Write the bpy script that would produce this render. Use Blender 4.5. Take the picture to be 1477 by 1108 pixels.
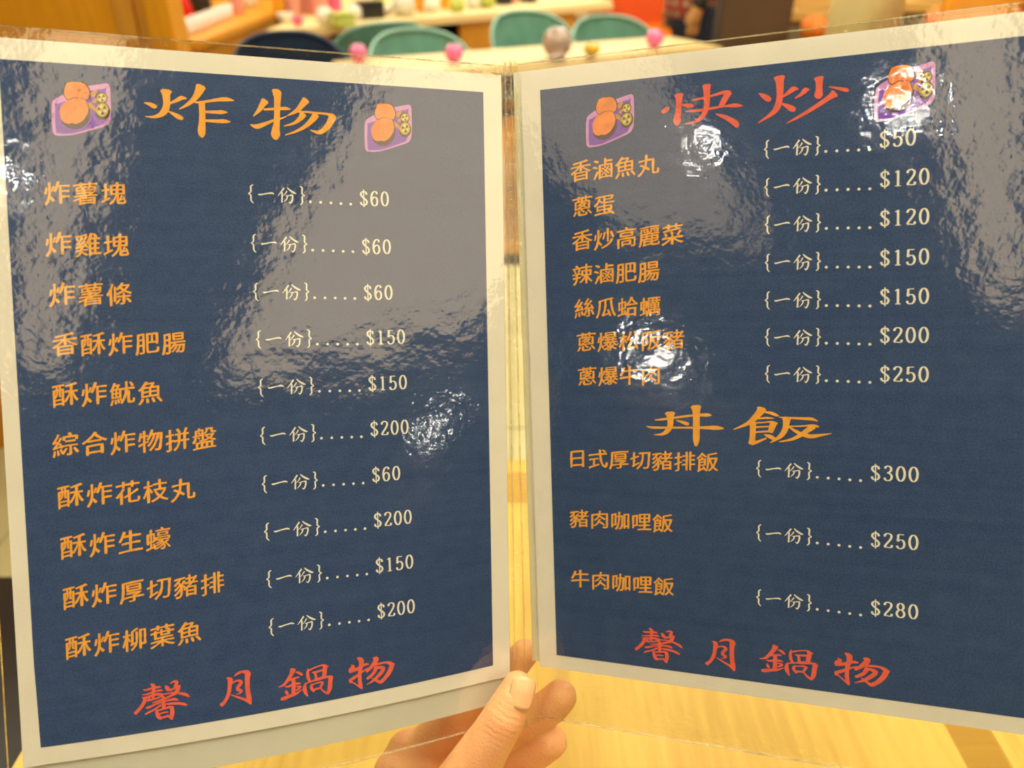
import bpy, bmesh, math, random
from mathutils import Vector, Matrix, noise
R = math.radians
for o in list(bpy.data.objects): bpy.data.objects.remove(o)
scene = bpy.context.scene
COL = scene.collection

# ---------------------------------------------------------------- camera, world, exposure
cam_d = bpy.data.cameras.new('camera')
cam_d.sensor_width = 36.0
cam_d.lens = 36.0 * 1100.0 / 1477.0
cam_d.clip_start = 0.01
cam_d.dof.use_dof = True
cam_d.dof.focus_distance = 0.35
cam_d.dof.aperture_fstop = 7.5
cam = bpy.data.objects.new('camera', cam_d)
COL.objects.link(cam)
cam.location = (0, 0, 1.25)
cam.rotation_euler = (R(90 - 31.5), 0, 0)
scene.camera = cam
vs = scene.view_settings
vs.view_transform = 'Standard'; vs.look = 'None'; vs.gamma = 1.0; vs.use_curve_mapping = False
vs.exposure = -0.02
w = bpy.data.worlds.new('world'); scene.world = w; w.use_nodes = True
w.node_tree.nodes['Background'].inputs[0].default_value = (1.0, 0.86, 0.62, 1)
w.node_tree.nodes['Background'].inputs[1].default_value = 0.25
PANEL = 7.0          # radiance of the added, unseen panels that light the room
WARM = (1.0, 0.90, 0.70)

# ---------------------------------------------------------------- materials
def nd(nt, t, **kw):
    n = nt.nodes.new(t)
    for k, v in kw.items(): setattr(n, k, v)
    return n
def mat(name, col, rough=0.5, var=0.08, scale=8.0, stretch=(1, 1, 1), bump=0.0, bscale=60.0, metal=0.0, trans=0.0, spec=0.5, sss=0.0, col2=None, coat=0.0):
    m = bpy.data.materials.new(name); m.use_nodes = True
    nt = m.node_tree; p = nt.nodes['Principled BSDF']
    p.inputs['Roughness'].default_value = rough
    p.inputs['Metallic'].default_value = metal
    p.inputs['Transmission Weight'].default_value = trans
    p.inputs['Specular IOR Level'].default_value = spec
    p.inputs['Coat Weight'].default_value = coat
    if sss:
        p.inputs['Subsurface Weight'].default_value = sss
        p.inputs['Subsurface Radius'].default_value = (0.006, 0.0022, 0.001)
        p.inputs['Subsurface Scale'].default_value = 1.0
    tc = nd(nt, 'ShaderNodeTexCoord'); mp = nd(nt, 'ShaderNodeMapping')
    mp.inputs['Scale'].default_value = stretch
    nt.links.new(tc.outputs['Object'], mp.inputs['Vector'])
    nz = nd(nt, 'ShaderNodeTexNoise'); nz.inputs['Scale'].default_value = scale; nz.inputs['Detail'].default_value = 5
    nt.links.new(mp.outputs[0], nz.inputs['Vector'])
    cr = nd(nt, 'ShaderNodeValToRGB')
    c2 = col2 if col2 else tuple(c * (1 - 2 * var) for c in col)
    c1 = col if col2 else tuple(min(1, c * (1 + var)) for c in col)
    cr.color_ramp.elements[0].position = 0.3; cr.color_ramp.elements[1].position = 0.7
    cr.color_ramp.elements[0].color = (*c2, 1); cr.color_ramp.elements[1].color = (*c1, 1)
    nt.links.new(nz.outputs['Fac'], cr.inputs[0]); nt.links.new(cr.outputs[0], p.inputs['Base Color'])
    if bump:
        n2 = nd(nt, 'ShaderNodeTexNoise'); n2.inputs['Scale'].default_value = bscale; n2.inputs['Detail'].default_value = 4
        nt.links.new(mp.outputs[0], n2.inputs['Vector'])
        b = nd(nt, 'ShaderNodeBump'); b.inputs['Strength'].default_value = bump; b.inputs['Distance'].default_value = 0.002
        nt.links.new(n2.outputs['Fac'], b.inputs['Height']); nt.links.new(b.outputs[0], p.inputs['Normal'])
    return m
def emit(name, col, s):
    m = bpy.data.materials.new(name); m.use_nodes = True; nt = m.node_tree; nt.nodes.clear()
    e = nd(nt, 'ShaderNodeEmission'); e.inputs[0].default_value = (*col, 1); e.inputs[1].default_value = s
    o = nd(nt, 'ShaderNodeOutputMaterial'); nt.links.new(e.outputs[0], o.inputs[0]); return m

def film(name, tint, rough, wave, grain, strength=1.8, wscale=22.0, gscale=900.0, frost=0.0):
    """clear plastic film: what passes through plus a Fresnel reflection from both its faces"""
    m = bpy.data.materials.new(name); m.use_nodes = True; nt = m.node_tree; nt.nodes.clear(); L = nt.links.new
    geo = nd(nt, 'ShaderNodeNewGeometry')
    n1 = nd(nt, 'ShaderNodeTexNoise'); n1.inputs['Scale'].default_value = wscale; n1.inputs['Detail'].default_value = 5; n1.inputs['Roughness'].default_value = 0.58
    n2 = nd(nt, 'ShaderNodeTexNoise'); n2.inputs['Scale'].default_value = gscale; n2.inputs['Detail'].default_value = 2
    L(geo.outputs['Position'], n1.inputs['Vector']); L(geo.outputs['Position'], n2.inputs['Vector'])
    b1 = nd(nt, 'ShaderNodeBump'); b1.inputs['Strength'].default_value = 1.0; b1.inputs['Distance'].default_value = wave
    b2 = nd(nt, 'ShaderNodeBump'); b2.inputs['Strength'].default_value = 1.0; b2.inputs['Distance'].default_value = grain
    L(n1.outputs['Fac'], b1.inputs['Height']); L(n2.outputs['Fac'], b2.inputs['Height']); L(b1.outputs[0], b2.inputs['Normal'])
    dot = nd(nt, 'ShaderNodeVectorMath', operation='DOT_PRODUCT'); L(b2.outputs[0], dot.inputs[0]); L(geo.outputs['Incoming'], dot.inputs[1])
    ab = nd(nt, 'ShaderNodeMath', operation='ABSOLUTE'); L(dot.outputs['Value'], ab.inputs[0])
    om = nd(nt, 'ShaderNodeMath', operation='SUBTRACT'); om.inputs[0].default_value = 1.0; L(ab.outputs[0], om.inputs[1])
    pw = nd(nt, 'ShaderNodeMath', operation='POWER'); L(om.outputs[0], pw.inputs[0]); pw.inputs[1].default_value = 5.0
    ma = nd(nt, 'ShaderNodeMath', operation='MULTIPLY_ADD'); L(pw.outputs[0], ma.inputs[0]); ma.inputs[1].default_value = 0.95; ma.inputs[2].default_value = 0.043
    ms = nd(nt, 'ShaderNodeMath', operation='MULTIPLY', use_clamp=True); L(ma.outputs[0], ms.inputs[0]); ms.inputs[1].default_value = strength
    tr = nd(nt, 'ShaderNodeBsdfTransparent'); tr.inputs[0].default_value = (*tint, 1)
    gl = nd(nt, 'ShaderNodeBsdfGlossy'); gl.inputs['Roughness'].default_value = rough; L(b2.outputs[0], gl.inputs['Normal'])
    mx = nd(nt, 'ShaderNodeMixShader'); L(ms.outputs[0], mx.inputs[0]); 
    base = tr.outputs[0]
    if frost:
        df = nd(nt, 'ShaderNodeBsdfDiffuse'); df.inputs[0].default_value = (*tint, 1)
        m2 = nd(nt, 'ShaderNodeMixShader'); m2.inputs[0].default_value = frost; L(base, m2.inputs[1]); L(df.outputs[0], m2.inputs[2]); base = m2.outputs[0]
    L(base, mx.inputs[1]); L(gl.outputs[0], mx.inputs[2])
    o = nd(nt, 'ShaderNodeOutputMaterial'); L(mx.outputs[0], o.inputs[0]); return m

def navy_print():
    m = bpy.data.materials.new('navy_print'); m.use_nodes = True; nt = m.node_tree; L = nt.links.new
    p = nt.nodes['Principled BSDF']; p.inputs['Roughness'].default_value = 0.6; p.inputs['Specular IOR Level'].default_value = 0.3
    uv = nd(nt, 'ShaderNodeTexCoord')
    n1 = nd(nt, 'ShaderNodeTexNoise'); n1.inputs['Scale'].default_value = 1.3; n1.inputs['Detail'].default_value = 3
    n2 = nd(nt, 'ShaderNodeTexNoise'); n2.inputs['Scale'].default_value = 26; n2.inputs['Detail'].default_value = 2
    L(uv.outputs['UV'], n1.inputs['Vector']); L(uv.outputs['UV'], n2.inputs['Vector'])
    mp = nd(nt, 'ShaderNodeMapping'); mp.inputs['Scale'].default_value = (0.15, 9, 1); L(uv.outputs['UV'], mp.inputs['Vector'])
    n3 = nd(nt, 'ShaderNodeTexNoise'); n3.inputs['Scale'].default_value = 5; n3.inputs['Detail'].default_value = 4; L(mp.outputs[0], n3.inputs['Vector'])
    gr = nd(nt, 'ShaderNodeTexNoise'); gr.inputs['Scale'].default_value = 260; gr.inputs['Detail'].default_value = 3; L(uv.outputs['UV'], gr.inputs['Vector'])
    a = nd(nt, 'ShaderNodeMath', operation='ADD'); L(n1.outputs['Fac'], a.inputs[0]); L(n2.outputs['Fac'], a.inputs[1])
    b = nd(nt, 'ShaderNodeMath', operation='ADD'); L(a.outputs[0], b.inputs[0]); L(n3.outputs['Fac'], b.inputs[1])
    c = nd(nt, 'ShaderNodeMath', operation='MULTIPLY_ADD'); L(gr.outputs['Fac'], c.inputs[0]); c.inputs[1].default_value = 3.4; L(b.outputs[0], c.inputs[2])
    d = nd(nt, 'ShaderNodeMath', operation='MULTIPLY'); L(c.outputs[0], d.inputs[0]); d.inputs[1].default_value = 1 / 6.4
    cr = nd(nt, 'ShaderNodeValToRGB'); cr.color_ramp.elements[0].position = 0.38; cr.color_ramp.elements[1].position = 0.62
    cr.color_ramp.elements[0].color = (*NAVY1, 1); cr.color_ramp.elements[1].color = (*NAVY2, 1)
    L(d.outputs[0], cr.inputs[0]); L(cr.outputs[0], p.inputs['Base Color'])
    return m
NAVY1 = (0.017, 0.047, 0.140); NAVY2 = (0.052, 0.100, 0.215)

def wood(name, c1, c2, along='Y', scale=6.0, rough=0.35, spec=0.5, ring=14.0):
    m = bpy.data.materials.new(name); m.use_nodes = True; nt = m.node_tree; L = nt.links.new
    p = nt.nodes['Principled BSDF']; p.inputs['Roughness'].default_value = rough; p.inputs['Specular IOR Level'].default_value = spec
    tc = nd(nt, 'ShaderNodeTexCoord'); mp = nd(nt, 'ShaderNodeMapping'); L(tc.outputs['Object'], mp.inputs['Vector'])
    s = {'X': (0.08, 1, 1), 'Y': (1, 0.08, 1), 'Z': (1, 1, 0.08)}[along]
    mp.inputs['Scale'].default_value = tuple(q * scale for q in s)
    n = nd(nt, 'ShaderNodeTexNoise'); n.inputs['Scale'].default_value = 2.0; n.inputs['Detail'].default_value = 6; n.inputs['Distortion'].default_value = 0.6
    L(mp.outputs[0], n.inputs['Vector'])
    mu = nd(nt, 'ShaderNodeMath', operation='MULTIPLY'); mu.inputs[1].default_value = ring; L(n.outputs['Fac'], mu.inputs[0])
    si = nd(nt, 'ShaderNodeMath', operation='SINE'); L(mu.outputs[0], si.inputs[0])
    f = nd(nt, 'ShaderNodeTexNoise'); f.inputs['Scale'].default_value = 30.0; f.inputs['Detail'].default_value = 3; L(mp.outputs[0], f.inputs['Vector'])
    mi = nd(nt, 'ShaderNodeMath', operation='MULTIPLY_ADD'); L(si.outputs[0], mi.inputs[0]); mi.inputs[1].default_value = 0.22; L(f.outputs['Fac'], mi.inputs[2])
    cr = nd(nt, 'ShaderNodeValToRGB'); cr.color_ramp.elements[0].position = 0.25; cr.color_ramp.elements[1].position = 0.75
    cr.color_ramp.elements[0].color = (*c2, 1); cr.color_ramp.elements[1].color = (*c1, 1)
    L(mi.outputs[0], cr.inputs[0]); L(cr.outputs[0], p.inputs['Base Color'])
    return m

# ---------------------------------------------------------------- object helpers
def link(name, me, m=None, parent=None):
    o = bpy.data.objects.new(name, me); COL.objects.link(o)
    if m is not None and me is not None: me.materials.append(m)
    if parent is not None: o.parent = parent
    return o
def tag(o, label=None, cat=None, group=None, kind=None):
    if label: o['label'] = label
    if cat: o['category'] = cat
    if group: o['group'] = group
    if kind: o['kind'] = kind
    return o
def thing(name, label, cat, loc=(0, 0, 0), rz=0.0, group=None):
    o = bpy.data.objects.new(name, None); COL.objects.link(o); o.empty_display_size = 0.05
    o.location = loc; o.rotation_euler = (0, 0, rz); return tag(o, label, cat, group)
def obj(name, bm, m, parent=None, smooth=False):
    me = bpy.data.meshes.new(name); bmesh.ops.recalc_face_normals(bm, faces=bm.faces)
    if smooth:
        for f in bm.faces: f.smooth = True
    bm.to_mesh(me); bm.free(); return link(name, me, m, parent)
def box(bm, x0, x1, y0, y1, z0, z1, bev=0.0):
    r = bmesh.ops.create_cube(bm, size=1.0); vv = r['verts']
    for v in vv: v.co = Vector(((x0 + x1) / 2 + v.co.x * (x1 - x0), (y0 + y1) / 2 + v.co.y * (y1 - y0), (z0 + z1) / 2 + v.co.z * (z1 - z0)))
    if bev:
        es = list({e for v in vv for e in v.link_edges}); bmesh.ops.bevel(bm, geom=es, offset=bev, segments=2, affect='EDGES', clamp_overlap=True)
    return bm
def bx(*a, **k): return box(bmesh.new(), *a, **k)
def lathe(bm, prof, cx=0, cy=0, n=24, sx=1.0, sy=1.0):
    rings = []
    for r, z in prof:
        if r < 1e-6: rings.append([bm.verts.new((cx, cy, z))])
        else: rings.append([bm.verts.new((cx + r * sx * math.cos(2 * math.pi * k / n), cy + r * sy * math.sin(2 * math.pi * k / n), z)) for k in range(n)])
    for a, b in zip(rings, rings[1:]):
        for k in range(n):
            if len(a) == 1 and len(b) > 1: bm.faces.new((a[0], b[k], b[(k + 1) % n]))
            elif len(b) == 1 and len(a) > 1: bm.faces.new((a[k], a[(k + 1) % n], b[0]))
            elif len(a) > 1: bm.faces.new((a[k], a[(k + 1) % n], b[(k + 1) % n], b[k]))
    return bm
def rod(bm, p, q, r0, r1, n=12):
    p, q = Vector(p), Vector(q); d = (q - p).normalized()
    a = d.orthogonal().normalized(); b = d.cross(a)
    A = [bm.verts.new(p + (a * math.cos(t) + b * math.sin(t)) * r0) for t in [2 * math.pi * k / n for k in range(n)]]
    B = [bm.verts.new(q + (a * math.cos(t) + b * math.sin(t)) * r1) for t in [2 * math.pi * k / n for k in range(n)]]
    for k in range(n): bm.faces.new((A[k], A[(k + 1) % n], B[(k + 1) % n], B[k]))
    bm.faces.new(A); bm.faces.new(B[::-1]); return bm
def capsules(bm, chain):
    """closed tapered tubes with ball ends along (point, radius) lists"""
    for (p, r), (q, s) in zip(chain, chain[1:]):
        rod(bm, p, q, r, s, 20)
    for p, r in chain:
        x = bmesh.ops.create_uvsphere(bm, u_segments=20, v_segments=12, radius=r)
        for v in x['verts']: v.co += Vector(p)
def fuse(name, bm, m, parent, voxel, smooth=8):
    """one continuous skin over overlapping limbs"""
    o = obj(name, bm, m, parent, True)
    md = o.modifiers.new('remesh', 'REMESH'); md.mode = 'VOXEL'; md.voxel_size = voxel; md.use_smooth_shade = True
    sm = o.modifiers.new('smooth', 'SMOOTH'); sm.factor = 0.5; sm.iterations = smooth
    dg = bpy.context.evaluated_depsgraph_get()
    me = bpy.data.meshes.new_from_object(o.evaluated_get(dg)); o.modifiers.clear(); o.data = me
    for p in me.polygons: p.use_smooth = True
    return o

# ---------------------------------------------------------------- room shell
M_floor = mat('floor_tile', (0.62, 0.56, 0.30), 0.35, 0.06, 3.0)
M_wall = mat('wall_plaster', (0.55, 0.42, 0.22), 0.7, 0.05, 2.0)
M_darkwall = mat('dark_wall_panel', (0.05, 0.035, 0.028), 0.6, 0.1, 2.0)
M_ceil = mat('ceiling_paint', (0.06, 0.052, 0.05), 0.7, 0.05, 2.0)
M_grout = mat('grout', (0.35, 0.31, 0.18), 0.8)
X0, X1, Y0, Y1, HZ = -3.6, 5.4, -4.6, 10.0, 2.8
fl = tag(obj('floor', bx(X0, X1, Y0, Y1, -0.12, -0.004), M_grout), kind='structure')
tile = None
for i in range(5):
    for j in range(4):
        xa, ya = -1.5 + i * 0.6, 0.9 + j * 0.6
        if tile is None:
            tile = obj('floor_tile', bx(-0.297, 0.297, -0.297, 0.297, -0.004, 0.0, bev=0.001), M_floor, fl); t = tile
        else:
            t = tile.copy(); COL.objects.link(t); t.parent = fl
        t.location = (xa, ya, 0)
rest = bmesh.new()
box(rest, X0, X1, Y0, 0.6, -0.004, 0.0); box(rest, X0, -1.8, 0.6, 3.0, -0.004, 0.0); box(rest, 1.2, X1, 0.6, 3.0, -0.004, 0.0)
tag(obj('tile_field', rest, M_floor, fl), kind='stuff')
M_wfloor = wood('amber_floor', (0.50, 0.24, 0.03), (0.36, 0.15, 0.015), 'X', 2.0, .45)
for k in range(14): obj('floorboard', bx(X0, X1, 3.121 + k * .49, 3.121 + k * .49 + .486, -0.004, 0.0), M_wfloor, fl)
obj('threshold_strip', bx(X0, X1, 3.001, 3.119, -0.004, 0.002), M_darkwall, fl)
tag(obj('ceiling', bx(X0, X1, Y0, Y1, HZ, HZ + 0.1), M_ceil), kind='structure')
tag(obj('wall_left', bx(X0 - 0.1, X0, Y0, Y1, 0, HZ), M_wall), kind='structure')
tag(obj('wall_right', bx(X1, X1 + 0.1, Y0, Y1, 0, HZ), M_wall), kind='structure')
tag(obj('wall_back', bx(X0, X1, Y1, Y1 + 0.1, 0, HZ), M_wall), kind='structure')
tag(obj('wall_front', bx(X0, X1, Y0 - 0.1, Y0, 0, HZ), M_darkwall), kind='structure')

M_panel = emit('added_panel_glow', WARM, PANEL)  # added panel glow that brightens the menu, table and room behind
M_trim = mat('panel_trim', (0.4, 0.33, 0.22), 0.4)
M_dim2 = emit('weak_ceiling_glow', (1.0, 0.74, 0.44), 2.2)  # weaker added glow for the pale ceiling mirrored in the right page
M_dim = emit('ceiling_glow', (1.0, 0.74, 0.44), 4.1)  # added glow in place of the pale ceiling mirrored in the sleeves
def added_glow_panel(x0, x1, y0, y1, label, pm=None):  # unseen framed panel added for its light and reflections
    t = thing('added_glow_panel', label, 'ceiling light', ((x0 + x1) / 2, (y0 + y1) / 2, HZ - 0.06), 0, 'added unseen ceiling panels')
    a, b = (x1 - x0) / 2, (y1 - y0) / 2
    f = bmesh.new()
    box(f, -a - .02, -a, -b - .02, b + .02, -0.01, 0.06); box(f, a, a + .02, -b - .02, b + .02, -0.01, 0.06)
    box(f, -a, a, -b - .02, -b, -0.01, 0.06); box(f, -a, a, b, b + .02, -0.01, 0.06)
    obj('frame', f, M_trim, t); obj('glow_face', bx(-a, a, -b, b, 0.0, 0.02), pm or M_panel, t)
for q, lab, dim in (((-0.10, 0.13, -2.95, -0.75), 'narrow dim strip panel, middle of the three behind the viewer', 1), ((0.86, 2.6, -2.95, -0.85), 'wide dim panel behind the viewer, on the right', 1),
          ((-1.75, -0.92, -2.5, -1.05), 'square dim panel behind the viewer, on the left', 2), ((-1.1, 1.1, -0.35, 0.95), 'bright panel straight above the dining table', 0),
          ((-2.8, -1.4, 1.6, 3.6), 'bright panel above the wooden partition', 0), ((0.2, 1.8, 2.0, 3.6), 'bright panel above the long table', 0), ((-2.6, -1.0, 4.4, 6.4), 'bright panel above the left of the counter', 0),
          ((0.2, 1.8, 4.4, 6.4), 'bright panel above the right of the counter', 0), ((2.6, 4.2, 1.6, 3.6), 'bright panel above the cream bench', 0), ((2.8, 4.2, 4.4, 6.4), 'bright panel at the back right', 0), ((-1.5, 1.5, 7.2, 9.2), 'bright panel nearest the back wall', 0)):
    added_glow_panel(*q, 'added glowing ceiling ' + lab, (M_panel, M_dim, M_dim2)[dim])
M_spot = emit('spot_lamp', (1.0, 0.92, 0.78), 230.0)
M_white = mat('white_metal', (0.7, 0.68, 0.62), 0.4)
for x, y, r, lab in ((-0.93, -1.72, .035, 'glinting on the right page heading'), (-0.20, -1.57, .027, 'glinting on the upper right food picture'), (-2.43, -4.33, .09, 'glinting low on the right page'), (3.3, -4.3, .06, 'glinting halfway down the left page')):
    t = thing('downlight', 'small round ceiling downlight ' + lab, 'ceiling light', (x, y, HZ - 0.075), 0, 'round ceiling downlights')
    obj('housing', lathe(bmesh.new(), [(r + .015, 0.075), (r + .015, -0.005), (r, -0.005), (r, 0.0), (r * .9, 0.06)]), M_white, t, True)
    obj('bulb', lathe(bmesh.new(), [(0, -0.002), (r * .95, -0.002), (r * .95, 0.01), (0, 0.01)]), M_spot, t)

# ---------------------------------------------------------------- the table under the menu
M_ash = wood('pale_ash', (0.76, 0.52, 0.10), (0.60, 0.38, 0.06), 'Y', 5.0)
M_ashx = wood('pale_ash_edge', (0.76, 0.52, 0.10), (0.62, 0.40, 0.06), 'Y', 7.0)
M_inlay = wood('amber_inlay', (0.54, 0.31, 0.025), (0.44, 0.24, 0.015), 'X', 5.0)
M_black = mat('black_metal', (0.015, 0.014, 0.013), 0.45)
TX0, TX1, TY0, TY1, TZ = -0.352, 0.376, 0.02, 0.673, 0.74
tb = thing('dining_table', 'pale wooden dining table with an amber inlaid band, under the open menu', 'table', ((TX0 + TX1) / 2, (TY0 + TY1) / 2, 0))
ox, oy = -(TX0 + TX1) / 2, -(TY0 + TY1) / 2
def tbox(a, b, c, d, e, f, bev=0.0): return bx(a + ox, b + ox, c + oy, d + oy, e, f, bev=bev)
obj('tabletop', tbox(TX0 + .056, TX1 - .056, TY0 + .073, TY1 - .073, TZ - .03, TZ), M_ash, tb)
for a, b, c, d in ((TX0 + .025, TX0 + .056, TY0 + .025, TY1 - .025), (TX1 - .056, TX1 - .025, TY0 + .025, TY1 - .025),
                   (TX0 + .056, TX1 - .056, TY0 + .025, TY0 + .073), (TX0 + .056, TX1 - .056, TY1 - .073, TY1 - .025)):
    tag(obj('inlay_band', tbox(a, b, c, d, TZ - .03, TZ - .0002), M_inlay, tb), 'amber inlaid band')
for a, b, c, d in ((TX0, TX0 + .025, TY0, TY1), (TX1 - .025, TX1, TY0, TY1), (TX0 + .025, TX1 - .025, TY0, TY0 + .025), (TX0 + .025, TX1 - .025, TY1 - .025, TY1)):
    obj('edge_strip', tbox(a, b, c, d, TZ - .035, TZ, .001), M_ashx, tb)
for sx in (-1, 1):
    for sy in (-1, 1):
        x, y = sx * .30, sy * .26
        obj('leg', bx(x - .025, x + .025, y - .025, y + .025, 0.001, TZ - .036, bev=.003), M_black, tb)

# dark stool left of the table
M_darkseat = mat('dark_leatherette', (0.012, 0.009, 0.008), 0.5, 0.1, 20, bump=.2)
st = thing('stool', 'low near-black padded bench at the left edge, beside the dining table', 'stool', (-0.80, 0.42, 0))
obj('seat', bx(-.42, .42, -.38, .38, .34, .45, bev=.02), M_darkseat, st, True)
obj('base', bx(-.39, .39, -.35, .35, .05, .339, bev=.004), M_darkseat, st)
for sx in (-1, 1):
    for sy in (-1, 1): obj('foot', bx(sx * .33 - .03, sx * .33 + .03, sy * .30 - .03, sy * .30 + .03, 0.001, .049), M_black, st)

# ---------------------------------------------------------------- restaurant behind
M_orange = wood('orange_veneer', (0.72, 0.33, 0.008), (0.60, 0.25, 0.004), 'Z', 2.0, .4, ring=8)
M_orange2 = wood('amber_veneer', (0.62, 0.30, 0.03), (0.50, 0.22, 0.02), 'Z', 2.0, .4, ring=8)
M_beige = wood('beige_top', (0.80, 0.62, 0.28), (0.70, 0.52, 0.22), 'X', 3.0, .4)
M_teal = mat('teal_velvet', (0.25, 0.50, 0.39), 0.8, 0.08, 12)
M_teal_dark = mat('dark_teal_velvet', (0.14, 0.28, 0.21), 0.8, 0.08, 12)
M_teal_pipe = mat('teal_piping', (0.36, 0.62, 0.48), 0.7)
M_navy = mat('navy_velvet', (0.018, 0.042, 0.10), 0.8, 0.1, 12)
M_redor = mat('red_orange_paint', (0.72, 0.075, 0.002), 0.5, 0.05, 3)
M_brown = mat('dark_brown_panel', (0.075, 0.04, 0.014), 0.6, 0.1, 3)
M_cream = mat('cream_upholstery', (0.62, 0.50, 0.22), 0.8, 0.05, 10)
M_tan = wood('tan_wood', (0.72, 0.48, 0.14), (0.62, 0.38, 0.10), 'X', 3.0, .4)
M_cushion = mat('orange_vinyl', (0.85, 0.22, 0.004), 0.5)
M_grey = mat('grey_laminate', (0.25, 0.22, 0.13), 0.6)

# wooden partition on the left
pt = thing('wooden_partition', 'tall orange-brown wooden partition with a corner post, at the left edge', 'partition', (-1.9, 1.72, 0))
obj('panel', bx(-1.2, 1.10, -.02, .02, 0.001, 1.6), M_orange, pt)
obj('stile', bx(1.101, 1.14, -.030, .030, 0.001, 1.6, bev=.002), M_orange2, pt)
obj('corner_post', bx(1.165, 1.215, -.035, .045, 0.001, 1.6, bev=.004), M_orange, pt)
obj('recessed_strip', bx(1.141, 1.164, -.015, .02, 0.001, 1.6), M_orange2, pt)  # recessed amber strip between stile and corner post

# long cabinet behind it with glasses on top
cb = thing('wooden_cabinet', 'long amber wooden cabinet running away behind the partition, glasses on its top', 'cabinet', (-2.09, 5.1, 0))
obj('top', bx(-.60, .60, -1.12, 1.12, .70, .74, bev=.006), M_orange, cb)
obj('body', bx(-.57, .57, -1.08, 1.08, 0.06, .699, bev=.004), M_orange2, cb)
obj('plinth', bx(-.53, .53, -1.04, 1.04, 0.001, .059), M_brown, cb)
M_glass = mat('pale_glass', (0.85, 0.72, 0.60), 0.15, 0.05, 30)
M_red = mat('red_fabric', (0.75, 0.01, 0.004), 0.6, .1)
M_blk = mat('black_plastic', (0.015, 0.015, 0.013), 0.4)
g0 = None
for k in range(7):
    x, y = (-1.627,4.225)[0] + ((-1.661,4.934)[0] - (-1.627,4.225)[0]) * k / 6, (-1.627,4.225)[1] + ((-1.661,4.934)[1] - (-1.627,4.225)[1]) * k / 6
    if g0 is None:
        g = thing('tea_glass', '', 'glass', (x, y, .741), 0, 'row of small glasses on the cabinet')
        obj('bowl', lathe(bmesh.new(), [(0, 0), (.022, 0), (.027, .016), (.032, .075), (.029, .075), (.024, .016), (0, .010)]), M_glass, g, True)
        g0 = g
    else:
        g = g0.copy(); COL.objects.link(g); g.location = (x, y, .741)
        for ch in list(g0.children):
            c = ch.copy(); COL.objects.link(c); c.parent = g
    g['label'] = ('nearest', 'second', 'third', 'fourth', 'fifth', 'sixth', 'farthest')[k] + ' small pale glass of the row along the top of the long cabinet'
def bag(name, label, cat, loc, w, d, h, m, handle=None, lean=0.0):
    t = thing(name, label, cat, loc)
    bm = bx(-w / 2, w / 2, -d / 2, d / 2, 0, h, bev=min(w, d) * .22)
    for v in bm.verts:
        s = 1 - .25 * max(0, v.co.z / h); v.co.x *= s; v.co.y *= s; v.co.x += lean * v.co.z
    obj('body', bm, m, t, True)
    if handle: 
        hb = bmesh.new(); pts = [(-w * .2, 0, h), (-w * .15, 0, h * 1.25), (w * .15, 0, h * 1.25), (w * .2, 0, h)]
        for a, b in zip(pts, pts[1:]): rod(hb, a, b, .005, .005, 8)
        obj('handle', hb, handle, t)
    return t
bag('red_bag', 'bright red bag standing on the cabinet beside the partition', 'bag', (-1.846,4.686,0.741), .17, .10, .22, M_red, M_red, -.15)
bag('black_bag', 'black soft bag standing right of the red bag on the cabinet', 'bag', (-1.854,5.033,0.741), .14, .12, .20, M_blk, M_blk)
def bottle(name, label, cat, loc, r, h, m, cap, neck=.45, group=None):
    t = thing(name, label, cat, loc, 0, group)
    obj('body', lathe(bmesh.new(), [(0, 0), (r * .95, 0), (r, .01), (r, h * .6), (r * neck, h * .78), (r * neck, h * .9), (0, h * .9)]), m, t, True)
    obj('cap', lathe(bmesh.new(), [(r * neck * 1.15, h * .88), (r * neck * 1.15, h), (0, h)]), cap, t, True); return t
M_skinp = mat('pink_plastic', (0.75, 0.30, 0.22), 0.4)
M_pink = mat('pink_glass', (0.80, 0.13, 0.28), 0.12, .05, 20)
M_wht = mat('white_ceramic', (0.82, 0.78, 0.62), 0.25)
M_grn = mat('lime_plastic', (0.55, 0.62, 0.12), 0.4)
M_yel = mat('yellow_plastic', (0.85, 0.55, 0.02), 0.3)
M_ora = mat('orange_jar', (0.75, 0.32, 0.01), 0.3)
bottle('beige_bottle', 'beige bottle on the cabinet behind the black bag', 'bottle', (-1.681,5.186,0.741), .04, .24, M_skinp, M_wht)
# round white bowl at the far end of the cabinet
def bowl(label, loc, r, h, m, name='bowl', group=None):
    t = thing(name, label, 'bowl', loc, 0, group)
    obj('body', lathe(bmesh.new(), [(0, 0), (r * .45, 0), (r * .5, .006), (r * .85, h * .5), (r, h), (r * .95, h), (r * .78, h * .5), (0, .012)]), m, t, True)
    obj('rim', lathe(bmesh.new(), [(r * 1.02, h - .004), (r * 1.02, h + .003), (r * .93, h + .003), (r * .93, h - .004), (r * 1.02, h - .004)]), m, t, True); return t
bowl('white bowl at the far end of the long cabinet', (-1.715,5.564,0.741), .06, .07, M_wht)

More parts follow.
